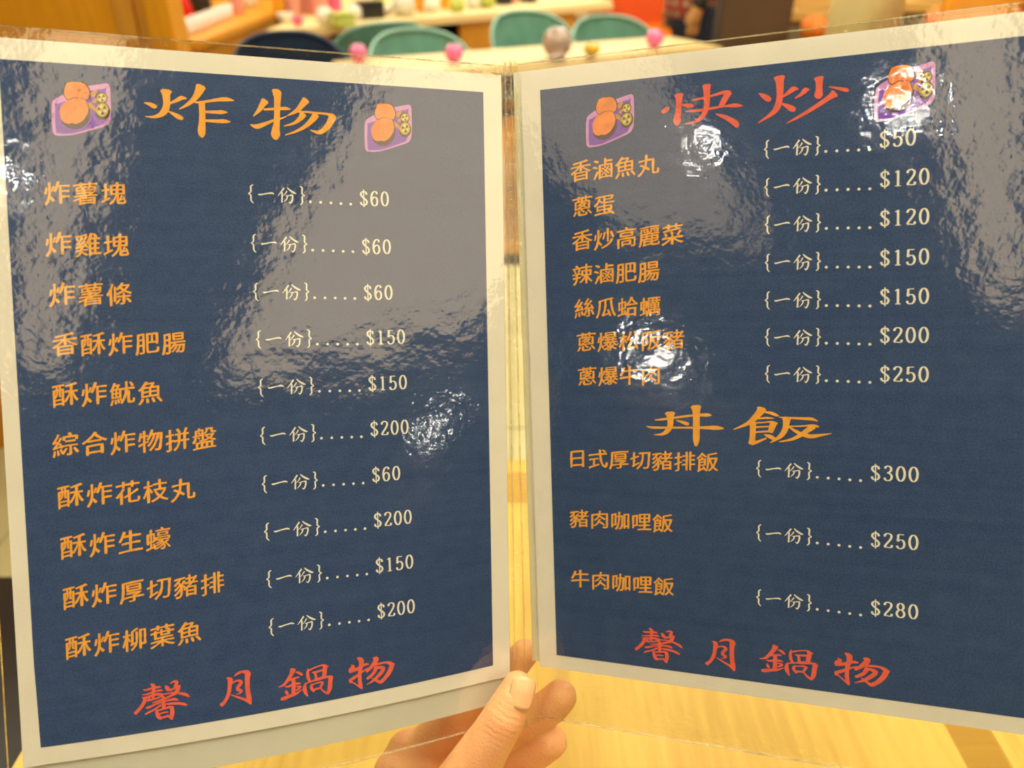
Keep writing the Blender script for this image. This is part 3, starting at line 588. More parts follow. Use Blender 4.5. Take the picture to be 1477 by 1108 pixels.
GLYPHS = {'zha': ('L',[[(51.94,13.98,0.39),(53.81,14.3,1.4),(55.52,15.07,1.91),(56.59,15.29,1.13)],[(60.56,8.56,4.66),(60.52,10.02,3.25),(60.62,11.99,2.83),(60.5,14.62,2.69),(59.5,17.01,2.69),(57.66,18.72,1.83),(54.91,19.6,0.98),(52.09,19.53,0.34)],[(68.38,11.21,0.57),(66.46,11.04,1.71),(64.49,12.19,1.42),(61.97,13.51,0.85)],[(61.14,16.91,0.57),(63.14,17.97,1.42),(65.01,19.03,2.05),(66.5,19.68,1.43)],[(74.31,5.69,4.03),(73.53,7.65,3.31),(71.73,10.71,2.3),(68.84,13.53,1.43),(65.43,15.73,0.4)],[(71.65,12.53,0.72),(74.45,12.3,1.01),(80.11,11.06,1.31),(84.1,10.52,1.81),(87.36,10.85,0.44)],[(74.31,12.31,2.59),(74.37,16.14,2.45),(74.18,20.58,2.6),(73.8,24.15,3.12),(73.86,26.07,2.46),(73.96,27.11,0.87)],[(75.39,16.32,1.01),(79.9,16.17,1.45),(82.17,16.04,1.69),(84.44,16.0,0.44)],[(75.24,19.99,1.01),(79.74,19.98,1.45),(83.15,19.85,1.69),(85.56,19.96,0.44)]]),'wu': ('L',[[(100.18,10.09,3.28),(99.09,11.66,2.53),(97.54,14.16,1.78),(94.95,17.08,0.44)],[(99.45,13.9,0.89),(102.39,13.57,1.05),(107.13,13.05,1.35),(108.92,12.95,1.36),(110.7,13.08,0.3)],[(93.65,20.64,0.44),(96.23,21.41,2.02),(100.09,19.9,1.49),(103.39,18.36,1.05),(106.38,17.44,0.75),(109.1,16.22,0.3)],[(103.44,5.21,0.9),(105.02,6.46,3.9),(105.39,8.25,3.0),(105.07,12.81,2.55),(104.69,18.9,2.55),(104.19,21.96,3.16),(103.97,24.71,3.76),(104.11,26.52,1.5)],[(117.46,8.71,3.35),(115.88,10.64,2.59),(113.38,13.54,1.82),(109.4,15.96,0.42)],[(113.96,14.05,0.76),(117.27,13.92,0.85),(121.81,14.12,0.92),(126.39,14.32,1.08),(129.14,15.09,1.86)],[(128.83,14.95,3.41),(127.83,17.33,2.94),(125.89,20.22,2.47),(122.74,22.54,1.85),(118.81,21.75,0.37)],[(116.03,14.91,3.05),(114.76,16.82,2.13),(111.97,19.11,1.21),(107.74,20.56,0.42)],[(121.48,14.91,3.07),(119.88,17.15,2.45),(116.44,20.4,1.68),(112.44,22.76,1.06),(108.05,24.44,0.42)]]),'kuai': ('R',[[(57.82,13.97,1.53),(56.59,14.93,2.15),(55.06,15.77,1.54)],[(62.25,8.89,4.26),(62.33,10.58,2.89),(62.1,14.57,2.29),(61.76,17.62,2.75),(61.43,20.37,3.37),(61.41,22.07,1.23)],[(63.55,13.48,0.76),(65.95,13.88,1.52),(67.43,14.13,1.82),(68.56,14.3,0.91)],[(67.9,11.78,0.36),(70.43,11.59,1.05),(73.39,11.29,1.05),(77.5,10.51,1.04),(81.0,9.83,1.48),(83.6,9.96,1.48)],[(83.32,9.93,2.66),(81.56,12.61,2.52),(79.94,15.78,2.24)],[(65.17,16.42,0.43),(69.2,16.52,1.21),(73.05,16.45,1.14),(77.46,16.07,1.05),(81.83,15.82,0.89),(85.88,15.94,1.77),(88.89,16.4,0.41)],[(74.02,6.1,3.89),(74.06,7.56,2.99),(74.12,11.83,2.55),(73.79,16.06,2.25),(72.14,19.26,1.96),(69.15,21.28,1.21),(64.66,21.86,0.37)],[(77.73,18.75,0.45),(80.35,19.93,1.49),(83.25,21.58,2.08),(85.84,23.66,2.52),(86.55,25.24,1.48)]]),'chao': ('R',[[(95.53,11.85,0.58),(97.51,13.25,2.04),(99.19,14.63,2.32),(100.03,15.16,1.45)],[(103.53,5.9,4.6),(103.67,7.54,3.31),(103.81,10.81,2.82),(103.67,14.36,2.6),(102.69,18.42,2.6),(100.3,21.16,1.74),(95.07,24.31,0.41)],[(110.86,11.73,0.57),(109.21,11.4,2.14),(107.27,12.67,1.72),(105.06,14.21,0.72)],[(104.22,16.94,0.58),(106.44,18.21,1.73),(108.38,19.6,2.44),(109.62,20.32,1.72)],[(115.23,12.36,0.57),(113.73,12.49,2.13),(112.23,13.94,1.43),(109.81,15.45,0.57)],[(118.88,7.94,3.95),(119.02,9.26,2.82),(119.03,12.48,2.54),(118.77,15.08,3.33),(118.63,16.24,1.98)],[(122.8,12.02,0.39),(125.21,12.72,0.98),(127.88,13.59,1.53),(129.74,14.23,1.39),(130.32,14.3,0.42)],[(124.95,15.02,3.64),(123.35,16.16,2.25),(119.05,18.93,1.84),(113.61,22.05,1.43),(109.49,24.16,1.01),(106.44,25.65,0.35)]]),'dong': ('R',[[(49.85,157.51,0.42),(53.15,157.12,1.03),(57.99,156.3,0.94),(62.22,155.59,1.11),(66.97,154.88,1.01),(71.95,154.55,1.58),(73.6,154.51,1.43),(74.97,154.69,0.34)],[(45.92,160.65,0.36),(48.79,161.12,1.13),(55.09,161.03,0.94),(66.36,160.71,0.93),(73.28,160.51,1.58),(76.84,160.46,2.0),(80.1,160.66,0.57)],[(56.74,154.06,4.84),(56.81,155.27,3.37),(56.84,157.39,2.79),(56.67,160.13,2.5),(55.36,162.61,2.21),(53.05,164.21,1.33),(49.32,164.64,0.3)],[(59.39,157.33,0.35),(61.63,158.03,1.17),(63.58,158.73,1.6),(64.84,159.15,1.31)],[(68.17,150.74,4.76),(68.32,152.6,3.46),(68.35,155.9,2.97),(68.29,161.91,2.98),(68.19,166.44,2.84),(68.0,169.33,1.16)]]),'fan': ('R',[[(96.16,151.0,4.0),(95.57,152.47,3.24),(93.22,155.45,2.63),(90.26,158.14,1.71),(84.45,161.0,0.38)],[(97.61,152.59,0.92),(99.93,153.02,1.38),(101.67,153.73,1.38),(103.11,154.24,0.61)],[(94.83,155.74,0.62),(97.31,155.35,0.92),(99.35,155.3,0.86),(101.23,155.42,0.31)],[(92.92,157.74,0.78),(96.43,157.49,0.62),(99.34,157.08,0.77),(101.08,157.2,0.92),(102.53,157.81,0.92)],[(92.48,157.59,2.79),(92.46,161.18,2.49),(92.25,164.79,2.43),(92.0,167.42,2.96)],[(101.08,157.52,2.91),(100.36,159.65,2.61),(99.77,161.78,2.0)],[(93.65,159.68,0.78),(99.05,159.2,0.68)],[(93.64,161.97,0.78),(99.34,161.46,0.98)],[(92.0,167.42,1.56),(94.65,166.35,1.24),(98.17,164.59,0.62)],[(97.15,163.06,0.46),(99.33,163.74,1.69),(101.07,164.66,1.54),(101.8,165.12,0.61)],[(103.39,154.88,0.43),(108.26,155.08,0.91),(112.52,155.2,1.14),(116.47,155.36,1.35),(118.85,156.25,0.36)],[(106.41,155.13,3.65),(106.26,157.22,2.74),(105.83,160.14,2.44),(103.96,163.43,1.99),(99.62,166.76,0.37)],[(107.41,158.96,0.67),(112.53,158.66,0.66),(116.19,158.24,0.9),(117.87,158.44,1.2),(119.27,158.79,0.6)],[(117.03,158.69,2.7),(114.79,160.51,2.26),(111.96,162.84,1.81),(108.27,164.9,1.22),(103.38,166.1,0.43)],[(107.26,159.13,0.46),(109.69,160.83,1.36),(112.53,162.34,1.51),(114.79,163.07,1.81),(117.04,163.16,1.8),(119.84,162.59,1.2),(124.28,161.65,0.3)]]),'xin': ('R',[[(42.76,263.57,0.44),(44.1,263.78,0.98),(46.56,263.46,1.08),(48.61,263.3,1.08),(49.83,263.48,0.32)],[(45.77,261.53,0.65),(46.78,262.41,1.73),(46.86,264.21,1.51),(46.53,265.83,1.3),(46.5,267.64,1.3)],[(42.32,265.71,0.44),(44.27,265.68,0.83),(46.95,265.1,0.82),(49.4,264.89,0.97),(50.32,265.22,0.43)],[(42.09,266.88,0.44),(44.05,266.95,0.87),(46.93,266.45,1.08),(48.97,266.52,1.3),(50.6,266.86,0.86)],[(44.13,268.64,0.78),(46.49,268.32,0.87),(48.75,267.9,0.86),(50.39,267.12,0.86)],[(43.43,267.15,1.74),(42.78,269.28,1.64),(41.08,271.56,1.53),(39.19,273.42,1.54)],[(45.08,266.7,1.09),(44.64,268.57,1.09)],[(49.38,266.35,1.08),(49.57,267.68,0.86)],[(51.56,263.25,0.86),(52.25,264.4,1.83),(53.05,265.3,1.29),(55.08,265.03,0.86)],[(53.49,262.49,0.43),(55.11,261.89,1.07),(56.12,262.32,1.28),(55.6,263.73,1.5),(55.28,265.0,1.28)],[(57.0,263.99,1.28),(56.48,265.18,1.92),(55.56,266.87,1.71),(53.42,267.94,1.07),(50.57,268.9,1.08),(46.06,269.85,0.43)],[(51.01,266.81,0.78),(53.03,266.72,0.69),(55.05,266.71,0.77)],[(56.06,267.25,0.64),(57.86,267.68,1.28),(59.65,268.55,1.38),(60.84,269.61,0.64)],[(43.57,271.44,0.65),(44.6,271.53,1.09),(47.69,270.53,0.76),(51.37,269.8,0.75),(54.82,269.66,1.29),(56.32,270.35,0.64)],[(50.48,267.78,1.29),(50.45,270.49,1.73),(50.51,273.19,1.51)],[(43.01,274.36,0.55),(44.56,273.69,0.98),(46.84,272.8,0.87),(49.31,271.32,0.97)],[(51.35,271.27,0.65),(53.78,271.38,1.18),(56.81,271.85,1.28),(58.81,272.58,1.17),(59.8,273.11,0.43)],[(47.65,273.14,1.09),(47.87,275.15,1.63),(48.63,276.63,1.74),(49.64,277.16,1.08)],[(47.65,273.48,0.78),(50.51,273.19,0.86),(52.96,272.73,1.08),(53.96,273.6,1.08)],[(53.56,272.76,1.72),(53.84,274.97,1.83),(53.51,276.82,1.83),(53.6,278.39,0.65)],[(48.45,275.07,0.65),(50.49,274.77,0.74),(52.12,274.77,0.65)],[(48.42,276.88,0.87),(50.46,276.81,0.95),(52.1,276.58,1.08),(53.3,277.98,0.86)]]),'yue': ('R',[[(74.43,264.28,0.42),(75.88,265.4,2.28),(75.67,267.85,1.87),(75.26,270.54,1.77),(74.46,272.86,1.67),(73.08,275.05,1.57),(71.71,276.14,1.89)],[(77.43,264.21,0.29),(79.17,263.21,1.24),(81.1,262.73,1.23),(83.0,263.35,2.26),(83.48,264.37,2.67)],[(83.38,263.95,2.87),(83.08,266.17,2.26),(82.97,269.45,2.16),(83.14,272.7,2.16),(83.51,275.28,2.27),(83.98,277.83,1.03)],[(76.02,272.2,0.42),(77.57,273.07,0.73),(80.06,274.47,1.04),(82.17,275.69,1.24),(84.07,277.71,0.83)],[(76.64,267.05,0.83),(78.38,266.38,0.83),(79.92,266.6,1.24),(80.3,267.64,1.65),(79.13,269.12,1.55),(78.94,270.24,1.55),(80.28,271.26,1.45),(79.5,272.14,0.62),(78.15,272.44,0.25)]]),'guo': ('R',[[(101.67,263.07,2.78),(100.87,265.13,2.04),(99.29,267.42,1.72),(97.3,269.54,1.19),(95.0,270.1,0.33)],[(102.65,264.65,0.43),(104.03,265.14,1.28),(105.2,266.12,1.17),(105.79,266.5,0.43)],[(99.48,267.96,0.86),(101.66,267.42,0.96),(103.24,267.2,0.96),(104.22,267.29,0.53)],[(97.79,270.39,0.43),(99.48,270.61,1.08),(101.66,269.95,1.07),(103.63,270.01,1.07),(104.81,270.18,0.43)],[(101.56,267.55,1.72),(101.56,271.0,1.93),(101.26,274.72,1.83)],[(98.09,272.08,0.43),(98.48,273.29,1.51),(98.98,274.14,0.86)],[(102.64,271.3,0.64),(104.61,271.47,0.86)],[(104.81,271.67,0.86),(103.82,272.39,1.07),(102.44,273.05,0.64)],[(95.88,275.76,1.3),(97.28,275.67,1.95),(99.87,275.05,1.51),(102.25,274.57,1.29),(104.41,273.56,0.64),(105.4,273.07,0.32)],[(108.33,263.98,0.53),(107.94,265.74,1.38),(108.04,268.0,1.49),(108.72,269.95,1.27)],[(108.72,264.94,0.85),(111.05,264.05,0.74),(113.94,263.54,0.74),(115.29,263.8,1.26),(117.2,264.66,0.63)],[(115.86,264.17,2.1),(115.48,266.71,2.1),(115.1,269.25,1.89)],[(109.79,266.04,0.42),(111.05,266.21,1.06),(114.52,265.83,1.05)],[(111.05,266.21,1.06),(111.44,267.74,1.27),(111.63,269.76,1.48)],[(111.44,269.44,0.85),(115.1,269.02,1.05)],[(107.16,270.64,0.53),(110.08,269.98,0.85),(112.98,269.79,1.05),(115.87,269.36,1.05),(118.36,269.45,1.26)],[(118.17,269.48,2.3),(117.79,272.25,2.1),(117.42,275.02,2.1),(116.37,277.22,1.26)],[(106.96,270.21,0.43),(106.38,272.12,1.71),(106.57,274.38,1.81),(107.55,276.64,0.64)],[(116.46,276.98,1.26),(114.92,275.86,1.05),(113.57,274.36,0.63)],[(109.69,271.41,1.06),(109.3,273.06,1.49),(110.47,274.94,1.06)],[(110.08,271.58,0.64),(112.21,271.26,0.72),(113.76,271.26,1.05),(114.72,271.8,1.05)],[(114.43,271.84,1.26),(113.38,273.36,1.27)],[(109.89,274.34,1.06),(111.83,273.94,1.06),(113.76,273.99,0.84)]]),'wub': ('R',[[(127.17,265.34,0.57),(128.1,266.19,1.7),(126.87,267.6,2.5),(126.05,267.96,1.36)],[(126.26,268.42,1.36),(128.32,268.0,1.59),(130.37,267.45,1.58),(132.41,266.55,1.35),(134.03,266.19,1.35),(135.35,266.36,0.67)],[(130.04,262.49,0.68),(131.57,263.49,2.47),(131.89,265.4,2.48),(131.19,268.19,2.03),(130.9,271.17,1.81),(130.91,274.12,1.92),(131.43,276.25,1.36),(131.85,277.41,0.45)],[(125.96,272.41,1.14),(127.51,271.8,1.59),(129.97,270.58,1.36),(132.42,269.23,0.9),(134.86,268.14,0.67)],[(126.27,272.85,1.37),(127.93,273.83,0.68),(129.58,275.3,0.79),(131.64,277.32,0.68)],[(137.26,263.9,0.56),(138.88,264.52,2.56),(137.88,266.24,2.23),(136.07,268.2,1.79),(134.05,269.72,1.35)],[(138.29,267.15,1.12),(140.5,267.06,1.22),(143.5,267.11,1.11),(145.5,267.9,1.76),(147.29,268.95,1.32)],[(146.3,268.62,2.42),(145.13,271.45,2.43),(142.95,274.21,2.0),(140.56,276.04,2.01)],[(140.56,276.28,1.34),(138.94,275.07,1.34),(136.51,273.26,0.45)],[(138.9,268.27,2.23),(137.71,270.64,1.79),(136.1,272.1,1.57),(134.27,273.11,1.35)],[(139.51,268.67,1.34),(141.32,269.12,1.78),(142.52,269.91,1.77)],[(142.32,269.94,1.78),(141.13,271.33,2.0),(139.13,273.1,1.79),(136.92,274.66,1.12),(133.88,275.86,0.32)]])}
FOOT = {'xin': (-2.17,-0.24),'yue': (-0.35,-0.74),'guo': (0.74,1.48),'wub': (1.2,2.09)}
SERVING = [[(1.16,-4.05,0.31),(0.12,-3.23,0.72),(0.03,-0.99,0.67),(-0.94,-0.17,0.36),(-0.03,0.6,0.67),(0.01,2.71,0.67),(0.97,4.01,0.36)],[(3.11,-0.02,0.36),(3.91,0.23,0.73),(6.74,-0.33,0.57),(8.8,-0.57,0.78),(9.86,-0.15,0.47)],[(14.17,-2.99,0.74),(13.21,-1.63,0.68),(11.45,0.55,0.26)],[(13.32,-1.1,0.74),(13.08,3.45,0.74)],[(15.48,-3.24,0.42),(16.6,-2.13,0.79),(18.39,-0.97,0.9),(19.42,-0.68,0.27)],[(15.42,-1.69,0.63),(14.46,-0.27,0.42),(13.6,0.55,0.21)],[(14.69,0.52,0.37),(17.04,0.14,0.53),(17.88,0.06,0.74)],[(17.77,0.12,0.79),(17.62,2.0,0.74),(16.78,3.57,0.64),(16.03,2.98,0.21)],[(15.6,0.44,0.63),(15.16,1.79,0.58),(13.94,3.11,0.21)],[(20.98,-3.86,0.32),(22.0,-3.22,0.75),(21.92,-0.8,0.69),(22.93,0.11,0.37),(21.86,0.81,0.69),(21.9,3.23,0.69),(20.95,4.2,0.37)]]
DOTS = [(25.35,2.8),(29.94,2.93),(34.47,3.07),(38.94,3.27),(43.35,3.41)]
ROWS = [('L','炸薯塊',17.91,52.21,38.62,51.97),('L','炸雞塊',17.47,72.83,38.61,73.4),('L','炸薯條',17.75,93.34,38.8,93.59),('L','香酥炸肥腸',17.81,113.92,58.89,114.64),('L','酥炸魷魚',16.91,134.69,48.77,135.41),('L','綜合炸物拼盤',16.02,155.51,69.37,156.64),('L','酥炸花枝丸',16.83,176.95,59.78,178.2),('L','酥炸生蠔',16.86,198.21,49.22,198.86),('L','酥炸厚切豬排',16.74,219.61,70.0,220.88),('L','酥炸柳葉魚',16.7,240.84,59.83,241.1),('R','香滷魚丸',18.07,38.84,48.6,38.58),('R','蔥蛋',18.39,55.38,28.6,55.44),('R','香炒高麗菜',18.01,71.3,58.74,70.72),('R','辣滷肥腸',17.62,87.49,48.15,87.19),('R','絲瓜蛤蠣',18.22,103.57,48.49,103.64),('R','蔥爆松阪豬',18.66,119.99,58.77,119.26),('R','蔥爆牛肉',18.77,136.71,48.36,136.14),('R','日式厚切豬排飯',12.98,177.78,73.0,176.87),('R','豬肉咖哩飯',13.28,208.38,52.74,207.83),('R','牛肉咖哩飯',12.97,239.73,52.87,239.48)]
PRICES = [('L','60',92.65,50.48,141.45,51.16),('L','60',92.92,71.96,141.75,73.0),('L','60',92.98,93.28,141.94,94.06),('L','150',93.29,114.28,142.41,114.79),('L','150',93.42,135.75,142.69,136.23),('L','200',93.4,157.3,142.91,157.47),('L','60',93.29,179.09,143.01,179.18),('L','200',93.43,200.6,143.11,200.7),('L','150',93.57,222.19,143.19,222.43),('L','200',93.7,244.05,143.26,244.22),('R','50',98.41,36.06,143.75,35.81),('R','120',98.46,52.45,143.99,52.21),('R','120',98.65,68.77,144.12,68.58),('R','150',98.62,85.47,144.25,85.27),('R','150',98.58,102.13,144.38,101.76),('R','200',98.55,118.66,144.51,118.25),('R','250',98.52,135.27,144.64,135.04),('R','300',94.82,178.97,141.43,178.59),('R','250',94.74,209.29,141.64,208.7),('R','280',94.65,240.41,141.87,239.94)]
ICON = [('lilac',[(-10.15,-2.96),(-8.85,-4.29),(-6.32,-5.7),(-1.21,-8.54),(3.41,-9.98),(9.81,-11.5),(10.72,-10.98),(11.12,-9.62),(11.14,-1.75),(10.82,3.1),(9.71,5.33),(7.69,6.45),(3.47,7.94),(-0.72,9.42),(-4.63,10.5),(-8.03,10.79),(-9.81,10.63),(-10.7,9.55),(-10.81,4.56),(-10.61,-0.44)]),('violet',[(-9.22,-2.27),(-8.75,-1.93),(-5.08,-3.4),(0.08,-7.12),(6.56,-8.68),(8.89,-9.09),(9.73,-9.78),(9.47,-6.72),(9.46,0.89),(8.99,3.46),(7.86,5.3),(3.51,7.18),(-3.45,9.56),(-6.86,9.98),(-9.43,9.61),(-9.55,4.49)]),('dark',[(3.24,2.39),(3.27,3.21),(2.72,3.95),(2.49,4.74),(1.96,5.42),(1.36,6.03),(0.73,6.61),(0.02,7.12),(-0.77,7.49),(-1.6,7.78),(-2.46,7.84),(-3.33,7.93),(-4.09,7.59),(-4.99,7.58),(-5.49,6.89),(-6.29,6.61),(-6.73,5.95),(-7.19,5.32),(-7.31,4.53),(-7.49,3.78),(-7.77,3.01),(-7.74,2.18),(-7.23,1.42),(-7.01,0.6),(-6.59,-0.16),(-6.0,-0.83),(-5.11,-1.16),(-4.38,-1.59),(-3.62,-1.99),(-2.84,-2.51),(-1.97,-2.3),(-1.12,-2.43),(-0.21,-2.5),(0.5,-2.07),(1.26,-1.75),(1.78,-1.13),(2.44,-0.65),(2.92,-0.01),(2.88,0.87),(3.36,1.55)]),('dark',[(3.4,0.74),(3.14,1.77),(3.01,2.84),(2.53,3.81),(1.94,4.7),(1.22,5.45),(0.4,6.06),(-0.43,6.68),(-1.37,6.89),(-2.31,7.02),(-3.26,7.11),(-4.15,6.85),(-4.91,6.32),(-5.72,5.88),(-6.26,5.09),(-6.92,4.39),(-7.29,3.46),(-7.37,2.41),(-7.52,1.37),(-7.14,0.33),(-6.98,-0.71),(-6.42,-1.62),(-5.94,-2.56),(-5.18,-3.26),(-4.41,-3.9),(-3.6,-4.54),(-2.66,-4.75),(-1.73,-4.85),(-0.81,-4.86),(0.09,-4.69),(0.94,-4.34),(1.63,-3.71),(2.37,-3.13),(2.83,-2.26),(3.2,-1.33),(3.36,-0.31)]),('dark',[(-5.97,-8.22),(-4.94,-10.91),(-2.88,-11.48),(0.75,-11.55),(2.54,-10.8),(3.7,-8.74),(3.89,-6.61),(3.15,-4.42),(1.74,-3.7),(-4.63,-3.31),(-6.0,-5.22)]),('dark',[(10.04,-5.49),(9.91,-4.8),(9.6,-4.15),(9.13,-3.59),(8.55,-3.18),(7.89,-2.95),(7.22,-2.91),(6.59,-3.06),(6.04,-3.4),(5.63,-3.9),(5.38,-4.51),(5.32,-5.19),(5.44,-5.88),(5.75,-6.53),(6.22,-7.08),(6.8,-7.49),(7.45,-7.73),(8.12,-7.77),(8.76,-7.62),(9.31,-7.28),(9.73,-6.78),(9.98,-6.17)]),('dark',[(10.72,-0.2),(10.56,0.78),(10.18,1.69),(9.61,2.46),(8.91,3.03),(8.12,3.34),(7.32,3.39),(6.56,3.16),(5.91,2.67),(5.42,1.96),(5.13,1.09),(5.06,0.13),(5.22,-0.84),(5.6,-1.74),(6.16,-2.51),(6.86,-3.08),(7.64,-3.4),(8.45,-3.45),(9.21,-3.23),(9.86,-2.74),(10.35,-2.03),(10.65,-1.16)]),('orange',[(-5.46,-8.5),(-4.62,-10.56),(-2.9,-11.13),(0.28,-11.2),(2.07,-10.52),(3.17,-8.7),(3.53,-6.71),(3.06,-5.05),(2.34,-4.3),(0.43,-5.01),(-2.29,-4.96),(-4.61,-3.81),(-5.56,-5.0),(-5.82,-6.73)]),('orange',[(-5.08,-3.4),(-3.47,-4.01),(-2.3,-4.71),(0.43,-4.83),(1.77,-4.34),(2.38,-2.74),(2.85,-0.75),(2.41,1.3),(1.17,3.39),(-0.04,4.72),(-1.9,5.7),(-3.7,5.42),(-4.86,5.86),(-6.41,5.32),(-7.46,3.87),(-7.65,2.13),(-7.61,0.13),(-6.74,-1.68)]),('amber',[(3.84,-6.99),(4.93,-8.07),(6.11,-8.72),(6.41,-7.78),(5.77,-6.48),(5.14,-5.43),(4.12,-5.62)]),('amber',[(2.73,-3.01),(4.0,-3.09),(4.86,-1.88),(6.18,-0.69),(6.59,0.42),(5.65,0.86),(4.34,-0.58),(3.1,-1.01)]),('amber',[(4.51,-4.13),(5.71,-5.21),(6.36,-4.5),(5.61,-3.19),(4.46,-3.12)]),('lemon',[(9.71,-5.47),(9.62,-4.93),(9.38,-4.43),(9.02,-4.01),(8.57,-3.69),(8.07,-3.51),(7.56,-3.48),(7.07,-3.6),(6.65,-3.86),(6.34,-4.24),(6.15,-4.72),(6.1,-5.24),(6.2,-5.77),(6.43,-6.27),(6.79,-6.7),(7.24,-7.01),(7.74,-7.2),(8.25,-7.23),(8.74,-7.11),(9.16,-6.85),(9.47,-6.47),(9.67,-5.99)]),('lemon',[(10.08,-0.54),(9.96,0.24),(9.66,0.97),(9.21,1.58),(8.65,2.04),(8.02,2.29),(7.38,2.33),(6.78,2.14),(6.26,1.75),(5.87,1.18),(5.64,0.49),(5.59,-0.28),(5.71,-1.05),(6.01,-1.78),(6.46,-2.4),(7.02,-2.85),(7.64,-3.11),(8.28,-3.15),(8.88,-2.96),(9.4,-2.57),(9.8,-2.01),(10.03,-1.31)]),('cream',[(8.17,-5.28),(9.3,-5.53),(8.96,-4.49)]),('dark',[(7.95,-5.06),(8.61,-4.13),(7.64,-3.83)]),('cream',[(7.69,-5.13),(7.22,-3.95),(6.59,-4.7)]),('dark',[(7.64,-5.43),(6.51,-5.17),(6.85,-6.22)]),('cream',[(7.86,-5.65),(7.2,-6.58),(8.16,-6.87)]),('dark',[(8.12,-5.57),(8.59,-6.76),(9.22,-6.01)]),('cream',[(8.17,-0.31),(9.64,-0.64),(9.2,0.72)]),('dark',[(7.89,-0.03),(8.75,1.19),(7.49,1.57)]),('cream',[(7.55,-0.12),(6.94,1.41),(6.12,0.44)]),('dark',[(7.49,-0.51),(6.02,-0.18),(6.46,-1.54)]),('cream',[(7.77,-0.79),(6.91,-2.0),(8.17,-2.39)]),('dark',[(8.11,-0.7),(8.72,-2.23),(9.54,-1.26)])]
ICON_AT = [('L',28.23,18.35),('L',153.36,19.39),('R',31.64,17.75),('R',150.69,17.52)]


def catmull(P, n=6):
    if len(P) < 3: return [tuple(a + (b - a) * k / n for a, b in zip(P[0], P[1])) for k in range(n + 1)]
    Q = [P[0]] + list(P) + [P[-1]]; out = []
    for i in range(1, len(Q) - 2):
        for k in range(n):
            t = k / n; p0, p1, p2, p3 = Q[i - 1], Q[i], Q[i + 1], Q[i + 2]
            out.append(tuple(.5 * (2 * b + (c - a) * t + (2 * a - 5 * b + 4 * c - d) * t * t + (3 * b - a - 3 * c + d) * t ** 3) for a, b, c, d in zip(p0, p1, p2, p3)))
    out.append(tuple(P[-1])); return out
def brush(bm, st, place, cap=True, k=1.0):
    """one brush stroke: (x, y, width) stations in mm -> flat polygon strip put through place()"""
    pts = catmull(st); L_, R_ = [], []
    for i, (x, y, w_) in enumerate(pts):
        a = pts[max(0, i - 1)]; b = pts[min(len(pts) - 1, i + 1)]
        dx, dy = b[0] - a[0], b[1] - a[1]; q = math.hypot(dx, dy) or 1; nx, ny = -dy / q, dx / q; h = max(w_, .05) / 2 * k
        L_.append((x + nx * h, y + ny * h)); R_.append((x - nx * h, y - ny * h))
    if cap:
        for end, sgn in ((0, -1), (-1, 1)):
            x, y, w_ = pts[end]; a = pts[0] if end else pts[1]; a = pts[-2] if end else pts[1]
            dx, dy = (x - a[0]), (y - a[1]); q = math.hypot(dx, dy) or 1; h = w_ * k * .16
            if end: L_.append((x + dx / q * h + (L_[-1][0] - x) * .55, y + dy / q * h + (L_[-1][1] - y) * .55)); R_.append((x + dx / q * h + (R_[-1][0] - x) * .55, y + dy / q * h + (R_[-1][1] - y) * .55))
            else: L_.insert(0, (x + dx / q * h + (L_[0][0] - x) * .55, y + dy / q * h + (L_[0][1] - y) * .55)); R_.insert(0, (x + dx / q * h + (R_[0][0] - x) * .55, y + dy / q * h + (R_[0][1] - y) * .55))
    A = [bm.verts.new(place(*p)) for p in L_]; B = [bm.verts.new(place(*p)) for p in R_]
    for i in range(len(A) - 1):
        try: bm.faces.new((A[i], B[i], B[i + 1], A[i + 1]))
        except ValueError: pass
def flat(name, bm, m, parent):
    me = bpy.data.meshes.new(name); bm.to_mesh(me); bm.free(); return link(name, me, m, parent)
def placer(s, off): return lambda u, v: MINV @ surf(s, u, v, off)

# pen-nib numerals, unit height, y down from the top
def nib(bm, pts, place, k=1.0, closed=False):
    P = [(x, y, 0) for x, y in pts]; c = catmull(P, 5)
    out = []
    for i, (x, y, _) in enumerate(c):
        a = c[i - 1] if i else (c[-2] if closed else c[0]); b = c[i + 1] if i < len(c) - 1 else (c[1] if closed else c[-1])
        dx, dy = b[0] - a[0], b[1] - a[1]; q = math.hypot(dx, dy) or 1
        out.append((x, y, (.052 + .078 * abs(dy / q)) * k))
    L_, R_ = [], []
    for i, (x, y, w_) in enumerate(out):
        a = out[i - 1] if i else (out[-2] if closed else out[0]); b = out[i + 1] if i < len(out) - 1 else (out[1] if closed else out[-1])
        dx, dy = b[0] - a[0], b[1] - a[1]; q = math.hypot(dx, dy) or 1
        L_.append((x - dy / q * w_ / 2, y + dx / q * w_ / 2)); R_.append((x + dy / q * w_ / 2, y - dx / q * w_ / 2))
    A = [bm.verts.new(place(*p)) for p in L_]; B = [bm.verts.new(place(*p)) for p in R_]
    for i in range(len(A) - 1): bm.faces.new((A[i], B[i], B[i + 1], A[i + 1]))
def ell(cx, cy, rx, ry, n=20): return [(cx + rx * math.sin(2 * math.pi * k / n), cy - ry * math.cos(2 * math.pi * k / n)) for k in range(n + 1)]
